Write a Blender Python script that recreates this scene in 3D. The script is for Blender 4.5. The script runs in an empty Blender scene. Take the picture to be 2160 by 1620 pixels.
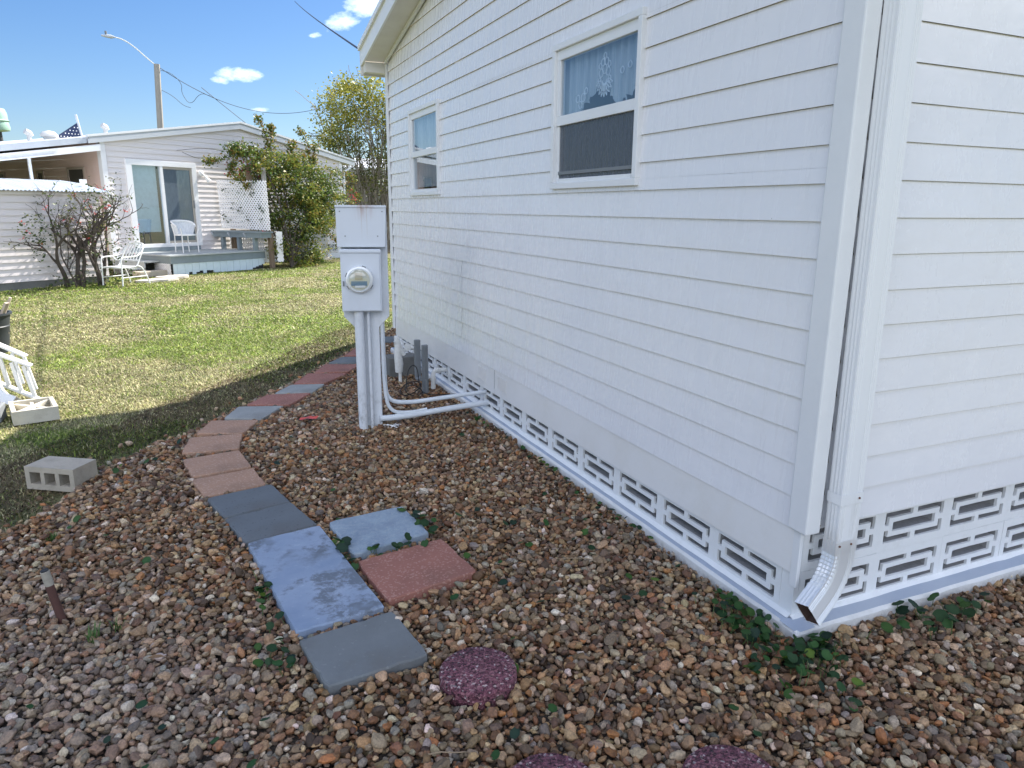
import bpy, math, random
import numpy as np
from mathutils import Matrix, Vector, noise as mnoise
R = math.radians
random.seed(7); rng = np.random.default_rng(11)
sc = bpy.context.scene
COL = sc.collection

# ------------------------------------------------------------------ camera
cam = bpy.data.cameras.new('camera'); cam.sensor_width = 36; cam.lens = 25.117
cam.clip_start = .05; cam.clip_end = 2000
camo = bpy.data.objects.new('camera', cam); COL.objects.link(camo)
Rm = ((.91610, .08786, -.39119), (-.40189, .22125, -.88853), (.00848, .97125, .23801))
q = Matrix(Rm).to_quaternion().to_matrix()
M = q.to_4x4(); M.translation = (0, 0, 1.6)
camo.matrix_world = M
sc.camera = camo

# ------------------------------------------------------------------ light
SUN = Vector((.936, .538, 1.0)).normalized()
sl = bpy.data.lights.new('sun', 'SUN'); sl.energy = 5.0; sl.angle = R(.55); sl.color = (1, .945, .86)
so = bpy.data.objects.new('sun', sl); COL.objects.link(so)
so.rotation_euler = SUN.to_track_quat('Z', 'Y').to_euler(); so.location = SUN * 40
w = bpy.data.worlds.new('World'); sc.world = w; w.use_nodes = True
nt = w.node_tree; nt.nodes.clear()
def N(nt, t, **k):
    n = nt.nodes.new(t)
    for a, b in k.items():
        if hasattr(n, a): setattr(n, a, b)
        else: n.inputs[a.replace('_', ' ')].default_value = b
    return n
def math_n(nt, op, a, b=None, clamp=False):
    n = nt.nodes.new('ShaderNodeMath'); n.operation = op; n.use_clamp = clamp
    for i, v in enumerate((a, b)):
        if v is None: continue
        if isinstance(v, (int, float)): n.inputs[i].default_value = v
        else: nt.links.new(v, n.inputs[i])
    return n.outputs[0]
sky = nt.nodes.new('ShaderNodeTexSky'); sky.sky_type = 'NISHITA'; sky.sun_disc = False
sky.sun_elevation = math.asin(SUN.z); sky.sun_rotation = math.atan2(SUN.x, SUN.y)
sky.air_density = 1.0; sky.dust_density = .6; sky.ozone_density = 1.6; sky.altitude = 0
bg = nt.nodes.new('ShaderNodeBackground'); bg.inputs[1].default_value = .15
out = nt.nodes.new('ShaderNodeOutputWorld')
tc = nt.nodes.new('ShaderNodeTexCoord')
# small fair-weather clouds, plus big unseen ones added for fill: puffs around fixed directions of the sky
def cloud_mask(center, sx, sz, rot=0.0):
    c = Vector(center).normalized()
    r = c.cross(Vector((0, 0, 1))).normalized(); u = r.cross(c)
    r2 = r * math.cos(rot) + u * math.sin(rot); u2 = u * math.cos(rot) - r * math.sin(rot)
    outs = []
    for v, s in ((r2, sx), (u2, sz)):
        d = nt.nodes.new('ShaderNodeVectorMath'); d.operation = 'DOT_PRODUCT'
        nt.links.new(tc.outputs['Generated'], d.inputs[0]); d.inputs[1].default_value = v
        outs.append(math_n(nt, 'POWER', math_n(nt, 'ABSOLUTE', math_n(nt, 'DIVIDE', d.outputs['Value'], s)), 2.0))
    d = nt.nodes.new('ShaderNodeVectorMath'); d.operation = 'DOT_PRODUCT'
    nt.links.new(tc.outputs['Generated'], d.inputs[0]); d.inputs[1].default_value = c
    front = math_n(nt, 'GREATER_THAN', d.outputs['Value'], 0)
    m = math_n(nt, 'SUBTRACT', 1.0, math_n(nt, 'ADD', outs[0], outs[1]))
    return math_n(nt, 'MULTIPLY', m, front, True)
ns = N(nt, 'ShaderNodeTexNoise', Scale=34.0, Detail=9.0, Roughness=.68)
mp = nt.nodes.new('ShaderNodeMapping'); mp.inputs['Scale'].default_value = (1, 1, 1.9)
nt.links.new(tc.outputs['Generated'], mp.inputs[0]); nt.links.new(mp.outputs[0], ns.inputs['Vector'])
def cadd(acc, m, k, soft):
    v = math_n(nt, 'MULTIPLY', math_n(nt, 'SUBTRACT', math_n(nt, 'ADD', math_n(nt, 'MULTIPLY', m, k), ns.outputs['Fac']), 1.0), soft, True)
    return v if acc is None else math_n(nt, 'MAXIMUM', acc, v)
acc = None
for c, sx, sz, rt, k, soft in (((.070, 1, .158), .045, .0150, .05, .78, 1.5), ((.048, 1, .150), .022, .009, 0, .70, 1.4), ((.092, 1, .118), .022, .006, 0, .64, 1.2),
                        ((.235, 1, .262), .060, .034, .5, .78, 1.5), ((.165, 1, .212), .018, .007, .2, .62, 2.0), ((.20, 1, .232), .04, .02, .5, .72, 1.3)):
    acc = cadd(acc, cloud_mask(c, sx, sz, rt), k, soft * .85)
for c, sx, sz in (((-1, -.75, .42), .75, .34), ((-.8, .25, 1.0), .55, .30), ((-.2, -1, .50), .75, .42), ((.9, -.8, .5), .45, .3), ((.1, -.4, 1.3), .6, .4)):  # behind and overhead, out of view: added to brighten the shaded walls
    acc = cadd(acc, cloud_mask(c, sx, sz), .95, 3.0)
mixc = nt.nodes.new('ShaderNodeMix'); mixc.data_type = 'RGBA'
hsv = nt.nodes.new('ShaderNodeHueSaturation'); hsv.inputs['Saturation'].default_value = 1.25; hsv.inputs['Value'].default_value = .34
nt.links.new(sky.outputs[0], hsv.inputs['Color'])
nt.links.new(acc, mixc.inputs['Factor']); 
tint = nt.nodes.new('ShaderNodeMix'); tint.data_type = 'RGBA'; tint.blend_type = 'MULTIPLY'; tint.inputs['Factor'].default_value = 1
tint.inputs[7].default_value = (.90, 1.0, 1.20, 1); nt.links.new(hsv.outputs[0], tint.inputs[6]); nt.links.new(tint.outputs[2], mixc.inputs[6])
mixc.inputs[7].default_value = (8.1, 8.6, 9.8, 1)
nt.links.new(mixc.outputs[2], bg.inputs[0]); nt.links.new(bg.outputs[0], out.inputs[0])
sc.view_settings.view_transform = 'Standard'; sc.view_settings.look = 'None'
sc.view_settings.gamma = 1; sc.view_settings.exposure = 1.30
try:
    sc.cycles.use_denoising = True; sc.cycles.max_bounces = 8; sc.cycles.transparent_max_bounces = 12
except Exception: pass

# ------------------------------------------------------------------ materials
class Mat:
    def __init__(s, name, color=(.8, .8, .8), rough=.6, metal=0, spec=.5):
        s.m = bpy.data.materials.new(name); s.m.use_nodes = True; s.t = s.m.node_tree
        s.b = s.t.nodes['Principled BSDF']; s.o = s.t.nodes['Material Output']
        s.b.inputs['Base Color'].default_value = (*color, 1); s.b.inputs['Roughness'].default_value = rough
        s.b.inputs['Metallic'].default_value = metal; s.b.inputs['Specular IOR Level'].default_value = spec
        s.coord = None; s.color = color
    def co(s, scale=(1, 1, 1)):
        if s.coord is None: s.coord = s.t.nodes.new('ShaderNodeTexCoord')
        m = s.t.nodes.new('ShaderNodeMapping'); m.inputs['Scale'].default_value = scale
        s.t.links.new(s.coord.outputs['Object'], m.inputs[0]); return m.outputs[0]
    def noise(s, scale, detail=5, rough=.6, vec=(1, 1, 1)):
        n = N(s.t, 'ShaderNodeTexNoise', Scale=float(scale), Detail=float(detail), Roughness=rough)
        s.t.links.new(s.co(vec), n.inputs['Vector']); return n.outputs['Fac']
    def vor(s, scale, vec=(1, 1, 1), feature='F1', out='Distance'):
        n = s.t.nodes.new('ShaderNodeTexVoronoi'); n.feature = feature; n.inputs['Scale'].default_value = scale
        s.t.links.new(s.co(vec), n.inputs['Vector']); return n.outputs[out]
    def ramp(s, fac, stops):
        r = s.t.nodes.new('ShaderNodeValToRGB'); e = r.color_ramp.elements
        while len(e) < len(stops): e.new(.5)
        for i, (p, c) in enumerate(stops):
            e[i].position = p; e[i].color = (*c, 1) if len(c) == 3 else c
        s.t.links.new(fac, r.inputs[0]); return r.outputs[0]
    def mix(s, fac, a, b, mode='MIX'):
        m = s.t.nodes.new('ShaderNodeMix'); m.data_type = 'RGBA'; m.blend_type = mode
        for sock, v in ((m.inputs['Factor'], fac), (m.inputs[6], a), (m.inputs[7], b)):
            if isinstance(v, (int, float)): sock.default_value = v
            elif isinstance(v, tuple): sock.default_value = (*v, 1)
            else: s.t.links.new(v, sock)
        return m.outputs[2]
    def base(s, v): s.t.links.new(v, s.b.inputs['Base Color']); return s
    def ro(s, v): s.t.links.new(v, s.b.inputs['Roughness']); return s
    def rng(s, fac, a, b, c=0.0, d=1.0):
        m = s.t.nodes.new('ShaderNodeMapRange'); s.t.links.new(fac, m.inputs[0])
        for i, v in enumerate((a, b, c, d)): m.inputs[i + 1].default_value = v
        return m.outputs[0]
    def bump(s, h, strength=.3, dist=.01):
        b = s.t.nodes.new('ShaderNodeBump'); b.inputs['Strength'].default_value = strength; b.inputs['Distance'].default_value = dist
        s.t.links.new(h, b.inputs['Height']); s.t.links.new(b.outputs[0], s.b.inputs['Normal']); return s
    def attr(s, name, typ='GEOMETRY', out='Color'):
        a = s.t.nodes.new('ShaderNodeAttribute'); a.attribute_type = typ; a.attribute_name = name; return a.outputs[out]

def painted(name, c, rough=.5, dirt=.15, dscale=3, bump=.15, bscale=60, dirtc=None, bd=.003, vec=(1, 1, 1)):
    m = Mat(name, c, rough)
    d = dirtc or tuple(x * .55 for x in c)
    f = m.rng(m.noise(dscale, 8, .7, vec), .45, .75, 0, dirt)
    m.base(m.mix(f, c, d)); m.bump(m.noise(bscale, 4), bump, bd); return m.m
def siding(name, c, streak=.10, rough=(.38, .6), vert='z', coat=True, stain=.18):
    m = Mat(name, c, .45)
    cloudn = m.noise(1.3, 4, .55, (1, 1, 1.6))
    stn = m.noise(3.2, 6, .7, (1, 4.5, .55))
    fine = m.noise(60, 4, .7, (1, .12, 1.0))
    c1 = m.mix(m.rng(cloudn, .35, .7, 0, .55), c, tuple(x * y for x, y in zip(c, (.93, .94, .955))))
    c1 = m.mix(m.rng(m.noise(7, 6, .75, (1, 2.2, .8)), .56, .70, 0, .32), c1, tuple(min(.9, x * 1.10) for x in c))
    c2 = m.mix(m.rng(stn, .5, .8, 0, stain), c1, (.50, .50, .44))
    spk = m.rng(m.vor(9, (1, 1, 1)), .0, .035, 1, 0)
    msk = m.rng(m.noise(2.1, 2), .56, .6, 0, .8)
    sp = math_n(m.t, 'MULTIPLY', spk, msk)
    c3 = m.mix(sp, c2, (.23, .22, .19))
    m.base(c3)
    m.ro(m.rng(m.noise(4, 5, .7, (1, 3, .5)), .35, .7, rough[0], rough[1]))
    b1 = m.noise(5, 3, .5, (1, .5, 1.3))
    hb = math_n(m.t, 'ADD', math_n(m.t, 'MULTIPLY', b1, 1.0), math_n(m.t, 'MULTIPLY', fine, .09))
    m.bump(hb, .38, .010)
    return m.m
M_ = {}
M_['sidingA'] = siding('white_siding', (.84, .835, .85), rough=(.17, .42), stain=.10)
M_['sidingN'] = siding('neighbour_siding', (.73, .69, .68), stain=.08)
M_['sidingP'] = siding('pink_siding', (.78, .60, .53), stain=.05)
M_['shed'] = siding('shed_siding', (.74, .68, .67), stain=.1)
M_['lapedge'] = painted('lap_underside', (.80, .70, .56), .6, .2, 8)
M_['trim'] = painted('white_trim', (.80, .81, .82), .4, .12, 4, .08, 90)
M_['roofwhite'] = painted('white_metal_roof', (.76, .77, .78), .35, .15, 2.5, .1, 40)
M_['fasciablue'] = painted('weathered_fascia', (.50, .54, .60), .5, .2, 3)
M_['soffit'] = (lambda m: (m.base(m.mix(m.rng(m.noise(5, 5), .4, .7, 0, .3), (.70, .68, .63), (.5, .47, .41))),
    m.bump(math_n(m.t, 'ABSOLUTE', math_n(m.t, 'SUBTRACT', math_n(m.t, 'FRACT', math_n(m.t, 'MULTIPLY', (lambda sx: (m.t.links.new(m.co(), sx.inputs[0]), sx.outputs[0])[1])(m.t.nodes.new('ShaderNodeSeparateXYZ')), 18.0)), .5)), .25, .004), m.m)[-1])(Mat('soffit_panel', (.7, .68, .63), .5))
def blockmat():
    m = Mat('painted_block', (.80, .81, .81), .75)
    n = m.noise(140, 5, .75); p = m.rng(m.vor(75), .0, .16, 0, 1)
    f = m.rng(m.noise(7, 7, .75), .55, .75, 0, .3)
    m.base(m.mix(f, (.82, .83, .83), (.55, .54, .5)))
    m.bump(math_n(m.t, 'ADD', n, math_n(m.t, 'MULTIPLY', p, .5)), .55, .004); return m.m
M_['block'] = blockmat()
def footside():
    m = Mat('footing_side', (.8, .8, .8), .8)
    g = m.t.nodes.new('ShaderNodeNewGeometry'); s = m.t.nodes.new('ShaderNodeSeparateXYZ'); m.t.links.new(g.outputs['Position'], s.inputs[0])
    grime = math_n(m.t, 'MULTIPLY', m.rng(s.outputs[2], .0, .05, 1, 0), m.rng(m.noise(16, 7, .75), .35, .65, 0, 1))
    m.base(m.mix(grime, m.mix(m.rng(m.noise(5, 7, .7), .5, .7, 0, .35), (.78, .78, .77), (.55, .54, .5)), (.22, .21, .18)))
    m.bump(m.noise(35, 7, .75), .9, .008); return m.m
M_['footside'] = footside()
def foottop():
    m = Mat('footing_top_paint', (.4, .5, .6), .6)
    e = m.rng(m.noise(55, 6, .8), .60, .72, 0, .5)
    m.base(m.mix(e, m.mix(m.rng(m.noise(4, 5), .4, .7, 0, .5), (.40, .46, .56), (.50, .54, .60)), (.7, .7, .7)))
    m.bump(m.noise(60, 6, .75), .4, .004); return m.m
M_['foottop'] = foottop()
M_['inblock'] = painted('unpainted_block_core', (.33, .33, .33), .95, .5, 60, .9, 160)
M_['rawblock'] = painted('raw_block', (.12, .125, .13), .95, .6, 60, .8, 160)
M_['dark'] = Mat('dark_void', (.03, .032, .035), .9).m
M_['concrete'] = painted('grey_concrete', (.45, .40, .32), .9, .5, 9, .6, 90, (.2, .18, .14), .006)
M_['concreteW'] = painted('pale_concrete', (.62, .58, .48), .9, .4, 9, .6, 90, (.35, .3, .2), .006)
M_['concreteD'] = painted('dark_concrete', (.17, .17, .16), .9, .5, 9, .6, 90, None, .006)
M_['stone'] = painted('flagstone', (.52, .48, .42), .9, .5, 5, .5, 60)
M_['alum'] = Mat('aluminium', (.84, .85, .86), .42, .4).m
def pipemat():
    m = Mat('painted_downspout', (.82, .83, .84), .35)
    g = m.t.nodes.new('ShaderNodeNewGeometry'); s = m.t.nodes.new('ShaderNodeSeparateXYZ'); m.t.links.new(g.outputs['Position'], s.inputs[0])
    sc_ = math_n(m.t, 'MULTIPLY', m.rng(s.outputs[2], .62, .45, 0, 1), m.rng(m.noise(14, 6, .7, (1, 1, .15)), .50, .62, 0, .55))
    m.base(m.mix(sc_, (.82, .83, .84), (.50, .49, .46))); m.bump(m.noise(40, 3, .6, (1, 1, .2)), .08, .003); return m.m
M_['pipe'] = pipemat()
M_['rust'] = painted('rusty_screw', (.14, .06, .035), .8)
def metermat():
    m = Mat('meter_grey', (.66, .70, .76), .45)
    s = m.t.nodes.new('ShaderNodeSeparateXYZ'); m.t.links.new(m.co(), s.inputs[0])
    x = math_n(m.t, 'ABSOLUTE', math_n(m.t, 'ADD', s.outputs[0], -.012))
    top = m.rng(s.outputs[2], 1.50, 1.625, 0, 1)
    st = math_n(m.t, 'MULTIPLY', math_n(m.t, 'MULTIPLY', m.rng(x, .0, .10, 1, 0), top), m.rng(m.noise(22, 5, .7, (1, 1, .12)), .38, .62, 0, .7))
    st2 = math_n(m.t, 'MULTIPLY', math_n(m.t, 'MULTIPLY', m.rng(math_n(m.t, 'ABSOLUTE', math_n(m.t, 'SUBTRACT', x, .018)), 0, .006, 1, 0), m.rng(s.outputs[2], 1.38, 1.6, 0, .45)), 1.0)
    c0 = m.mix(m.rng(m.noise(6, 6, .7), .5, .75, 0, .3), (.66, .70, .76), (.55, .58, .60))
    c1 = m.mix(st2, c0, (.45, .38, .28))
    m.base(m.mix(st, c1, (.33, .12, .04))); m.bump(m.noise(50, 3), .06, .003); return m.m
M_['meter'] = metermat()
def postmat():
    m = Mat('post_paint', (.68, .71, .75), .5)
    g = m.t.nodes.new('ShaderNodeNewGeometry'); s = m.t.nodes.new('ShaderNodeSeparateXYZ'); m.t.links.new(g.outputs['Position'], s.inputs[0])
    f = math_n(m.t, 'MULTIPLY', m.rng(s.outputs[2], .02, .35, 1, .25), m.rng(m.noise(26, 7, .75, (1, 1, .5)), .50, .68, 0, .8))
    m.base(m.mix(f, (.68, .71, .75), (.2, .2, .19))); m.bump(m.noise(60, 4), .12, .003); return m.m
M_['post'] = postmat()
M_['conduit'] = painted('pvc_conduit', (.66, .70, .74), .42, .3, 14, .08, 60)
M_['pvcw'] = painted('white_pvc', (.78, .78, .75), .4, .45, 30, .3, 90, (.4, .38, .33))
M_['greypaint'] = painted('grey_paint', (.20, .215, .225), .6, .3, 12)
M_['cable'] = Mat('black_cable', (.015, .015, .017), .45).m
def glass(name, tint=(.85, .92, .95), refl=.0, rough=.0):
    m = Mat(name, tint, rough); t = m.t
    tr = t.nodes.new('ShaderNodeBsdfTransparent'); tr.inputs[0].default_value = (*tint, 1)
    gl = t.nodes.new('ShaderNodeBsdfGlossy'); gl.inputs['Roughness'].default_value = rough; gl.inputs[0].default_value = (.95, .97, 1, 1)
    fr = t.nodes.new('ShaderNodeFresnel'); ge = t.nodes.new('ShaderNodeNewGeometry')
    t.links.new(math_n(t, 'SUBTRACT', 1.5, math_n(t, 'MULTIPLY', ge.outputs['Backfacing'], .8333)), fr.inputs[0])
    f = math_n(t, 'ADD', math_n(t, 'MULTIPLY', fr.outputs[0], 1.6), refl, True)
    mx = t.nodes.new('ShaderNodeMixShader'); t.links.new(f, mx.inputs[0]); t.links.new(tr.outputs[0], mx.inputs[1]); t.links.new(gl.outputs[0], mx.inputs[2])
    t.links.new(mx.outputs[0], m.o.inputs[0]); return m.m
M_['glass'] = glass('window_glass', (.74, .80, .85), .07)
M_['glassD'] = glass('door_glass', (.70, .80, .85), .15)
M_['domeglass'] = glass('meter_glass', (.95, .96, .95), .03)
def screenmat(name, c, alpha, sc_=1500):
    m = Mat(name, c, .7); t = m.t
    tr = t.nodes.new('ShaderNodeBsdfTransparent')
    f = m.rng(m.noise(30, 5, .7, (1, 3, .25)), .3, .7, alpha - .12, alpha + .12)
    mx = t.nodes.new('ShaderNodeMixShader'); t.links.new(f, mx.inputs[0]); t.links.new(tr.outputs[0], mx.inputs[1]); t.links.new(m.b.outputs[0], mx.inputs[2])
    t.links.new(mx.outputs[0], m.o.inputs[0]); return m.m
M_['screen'] = screenmat('insect_screen', (.13, .15, .18), .62)
M_['screenD'] = screenmat('door_screen', (.10, .14, .18), .82)
def curtain():
    m = Mat('lace_curtain', (.55, .68, .74), .8)
    m.base(m.mix(m.rng(m.noise(12, 3, .5, (1, 6, .2)), .3, .7, 0, 1), (.62, .66, .68), (.38, .44, .48))); return m.m
M_['curtain'] = curtain()
M_['lace'] = Mat('white_lace', (.85, .88, .9), .8).m
M_['deck'] = painted('deck_grey_paint', (.38, .41, .415), .65, .45, 6, .3, 70, (.5, .52, .5))
M_['deckside'] = painted('deck_board_paint', (.21, .255, .275), .6, .3, 5)
M_['skirt'] = painted('pale_blue_skirting', (.60, .70, .74), .55, .2, 5)
M_['lattice'] = painted('white_lattice', (.82, .82, .84), .5, .05, 5)
M_['wood'] = painted('weathered_wood', (.22, .16, .11), .9, .6, 20, .6, 60, (.1, .08, .06), .005, (6, 6, .5))
M_['greywood'] = painted('grey_wood', (.30, .29, .27), .9, .5, 20, .5, 60, None, .004, (6, 6, .5))
M_['galv'] = painted('galvanised_roof', (.62, .68, .74), .4, .4, 5, .1, 30)
M_['whitemetal'] = painted('white_enamel', (.82, .82, .81), .4, .15, 20)
M_['ventmetal'] = painted('dull_white_metal', (.52, .53, .53), .6, .3, 10)
M_['pole'] = painted('concrete_pole', (.36, .34, .31), .9, .3, 3)
M_['bin'] = painted('charcoal_plastic', (.035, .042, .048), .5, .2, 10)
M_['greenmetal'] = painted('pale_green_metal', (.33, .52, .42), .45, .2, 6)
M_['darkwire'] = Mat('dark_wire', (.06, .06, .065), .6).m
M_['leaf'] = None
def leafmat(name='foliage', trans=.35, rough=.5):
    m = Mat(name, (.1, .2, .05), rough, 0, .35); t = m.t
    a = m.attr('col'); t.links.new(a, m.b.inputs['Base Color'])
    tl = t.nodes.new('ShaderNodeBsdfTranslucent'); t.links.new(a, tl.inputs[0])
    mx = t.nodes.new('ShaderNodeMixShader'); mx.inputs[0].default_value = trans
    t.links.new(m.b.outputs[0], mx.inputs[1]); t.links.new(tl.outputs[0], mx.inputs[2]); t.links.new(mx.outputs[0], m.o.inputs[0]); return m.m
M_['leaf'] = leafmat()
M_['grass'] = leafmat('grass_blades', .3, .6)
M_['bark'] = painted('grey_bark', (.085, .068, .058), .95, .6, 25, .7, 60, (.05, .04, .035), .006)
M_['barkpale'] = painted('pale_bark', (.27, .24, .20), .95, .5, 25, .5, 60, None, .006)

# ------------------------------------------------------------------ mesh builder and objects
ID = Matrix.Identity(4); WM = {}
class MB:
    def __init__(s): s.v = []; s.f = []
    def add(s, vs, fs):
        o = len(s.v); s.v += [tuple(v) for v in vs]; s.f += [tuple(i + o for i in f) for f in fs]; return s
    def box(s, a, b, m=None):
        x0, y0, z0 = a; x1, y1, z1 = b
        vs = [(x0, y0, z0), (x1, y0, z0), (x1, y1, z0), (x0, y1, z0), (x0, y0, z1), (x1, y0, z1), (x1, y1, z1), (x0, y1, z1)]
        if m is not None: vs = [tuple(m @ Vector(v)) for v in vs]
        return s.add(vs, [(0, 3, 2, 1), (4, 5, 6, 7), (0, 1, 5, 4), (1, 2, 6, 5), (2, 3, 7, 6), (3, 0, 4, 7)])
    def bar(s, p, q_, w, h, up=(0, 0, 1)):
        p = Vector(p); q_ = Vector(q_); d = (q_ - p); L = d.length; d.normalize(); u = Vector(up)
        if abs(d.dot(u)) > .98: u = Vector((1, 0, 0))
        r = d.cross(u).normalized(); u = r.cross(d)
        m = Matrix((r, d, u)).transposed().to_4x4(); m.translation = p
        return s.box((-w / 2, 0, -h / 2), (w / 2, L, h / 2), m)
    def tube(s, pts, r, n=8, cap=True):
        pts = [Vector(p) for p in pts]; k = len(pts); rs = r if isinstance(r, (list, tuple)) else [r] * k
        vs = []; ref = None
        for i, p in enumerate(pts):
            d = (pts[min(i + 1, k - 1)] - pts[max(i - 1, 0)]).normalized()
            if ref is None: ref = Vector((0, 0, 1)) if abs(d.z) < .9 else Vector((1, 0, 0))
            a = d.cross(ref); a.normalize() if a.length > 1e-6 else None
            b = d.cross(a).normalized(); ref = -b if b.length else ref
            a = d.cross(ref).normalized(); b = d.cross(a)
            for j in range(n):
                t = 2 * math.pi * j / n; vs.append(p + a * math.cos(t) * rs[i] + b * math.sin(t) * rs[i])
        fs = [(i * n + j, i * n + (j + 1) % n, (i + 1) * n + (j + 1) % n, (i + 1) * n + j) for i in range(k - 1) for j in range(n)]
        if cap: fs += [tuple(range(n))[::-1], tuple((k - 1) * n + j for j in range(n))]
        return s.add(vs, fs)
    def lathe(s, prof, c=(0, 0, 0), axis=(0, 0, 1), n=24, cap=True):
        ax = Vector(axis).normalized(); t = Vector((1, 0, 0)) if abs(ax.x) < .9 else Vector((0, 1, 0))
        a = ax.cross(t).normalized(); b = ax.cross(a); c = Vector(c); vs = []
        for r_, h in prof:
            for j in range(n):
                th = 2 * math.pi * j / n; vs.append(c + ax * h + (a * math.cos(th) + b * math.sin(th)) * r_)
        k = len(prof); fs = [(i * n + j, i * n + (j + 1) % n, (i + 1) * n + (j + 1) % n, (i + 1) * n + j) for i in range(k - 1) for j in range(n)]
        if cap: fs += [tuple(range(n))[::-1], tuple((k - 1) * n + j for j in range(n))]
        return s.add(vs, fs)
    def prism(s, poly, ext):
        e = Vector(ext); p = [Vector(x) for x in poly]; n = len(p)
        return s.add(p + [x + e for x in p], [tuple(range(n))[::-1], tuple(range(n, 2 * n))] + [(i, (i + 1) % n, n + (i + 1) % n, n + i) for i in range(n)])
    def build(s, name, mat, parent=None, frame=ID, smooth=False, bevel=0, angle=40):
        Wp = WM.get(parent.name, ID) if parent else ID
        T = Wp.inverted() @ frame
        me = bpy.data.meshes.new(name); me.from_pydata([T @ Vector(v) for v in s.v], [], s.f); me.update()
        import bmesh
        bm = bmesh.new(); bm.from_mesh(me); bmesh.ops.recalc_face_normals(bm, faces=bm.faces); bm.to_mesh(me); bm.free()
        if smooth:
            me.polygons.foreach_set('use_smooth', [True] * len(me.polygons))
            try: me.set_sharp_from_angle(angle=R(angle))
            except Exception: pass
        me.materials.append(mat)
        if getattr(s, 'mi', None): me.materials.append(s.mat2); me.polygons.foreach_set('material_index', s.mi)
        o = bpy.data.objects.new(name, me); COL.objects.link(o)
        if parent: o.parent = parent; WM[o.name] = Wp
        if bevel:
            b = o.modifiers.new('bevel', 'BEVEL'); b.width = bevel; b.segments = 2; b.limit_method = 'ANGLE'; b.angle_limit = R(50)
        return o
def tag(o, label=None, cat=None, group=None, kind=None):
    if label: o['label'] = label
    if cat: o['category'] = cat
    if group: o['group'] = group
    if kind: o['kind'] = kind
    return o
def thing(name, label, cat, loc=(0, 0, 0), rz=0, group=None, frame=ID):
    o = bpy.data.objects.new(name, None); COL.objects.link(o)
    m = frame @ Matrix.Translation(loc) @ Matrix.Rotation(rz, 4, 'Z')
    o.matrix_world = m; WM[o.name] = m; o.empty_display_size = .2
    return tag(o, label, cat, group)
def npmesh(name, verts, faces, mat, parent=None, cols=None, smooth=False):
    """verts (n,3), faces (m,k) numpy, cols per vertex (n,3)"""
    me = bpy.data.meshes.new(name); n = len(verts); m_, k = faces.shape
    if parent is not None:
        T = np.array(WM.get(parent.name, ID).inverted()); verts = verts @ T[:3, :3].T + T[:3, 3]
    me.vertices.add(n); me.vertices.foreach_set('co', verts.astype(np.float32).ravel())
    me.loops.add(m_ * k); me.loops.foreach_set('vertex_index', faces.astype(np.int32).ravel())
    me.polygons.add(m_); me.polygons.foreach_set('loop_start', np.arange(0, m_ * k, k, dtype=np.int32))
    me.polygons.foreach_set('loop_total', np.full(m_, k, dtype=np.int32))
    me.update(calc_edges=True)
    if smooth: me.polygons.foreach_set('use_smooth', [True] * m_)
    if cols is not None:
        a = me.color_attributes.new('col', 'FLOAT_COLOR', 'POINT')
        a.data.foreach_set('color', np.concatenate([cols, np.ones((n, 1))], 1).astype(np.float32).ravel())
    me.materials.append(mat)
    o = bpy.data.objects.new(name, me); COL.objects.link(o)
    if parent is not None: o.parent = parent; WM[o.name] = WM[parent.name]
    return o

# value noise in numpy
_perm = rng.random((256, 256))
def vn(x, y, s, seed=0):
    x = np.asarray(x) * s + seed * 17.3; y = np.asarray(y) * s + seed * 31.7
    xi = np.floor(x).astype(int); yi = np.floor(y).astype(int); fx = x - xi; fy = y - yi
    fx = fx * fx * (3 - 2 * fx); fy = fy * fy * (3 - 2 * fy); g = lambda a, b: _perm[a % 256, b % 256]
    return (g(xi, yi) * (1 - fx) + g(xi + 1, yi) * fx) * (1 - fy) + (g(xi, yi + 1) * (1 - fx) + g(xi + 1, yi + 1) * fx) * fy
def fbm(x, y, s, seed=0): return (vn(x, y, s, seed) + .5 * vn(x, y, s * 2.1, seed + 1) + .25 * vn(x, y, s * 4.3, seed + 2) + .125 * vn(x, y, s * 9, seed + 3)) / 1.875
def inpoly(x, y, poly):
    ins = np.zeros(len(x), bool); n = len(poly)
    for i in range(n):
        x0, y0 = poly[i]; x1, y1 = poly[(i + 1) % n]
        c = ((y0 > y) != (y1 > y)) & (x < (x1 - x0) * (y - y0) / (y1 - y0 + 1e-12) + x0); ins ^= c
    return ins

# ------------------------------------------------------------------ neighbour frame: x along its facade, y away from us
NAL = R(36); NF = Matrix.Translation((-1.56, 20.25, 0)) @ Matrix.Rotation(NAL, 4, 'Z')
def nf(u, v, z=0): return NF @ Vector((u, -v, z))     # v = metres out in front of the facade

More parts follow.
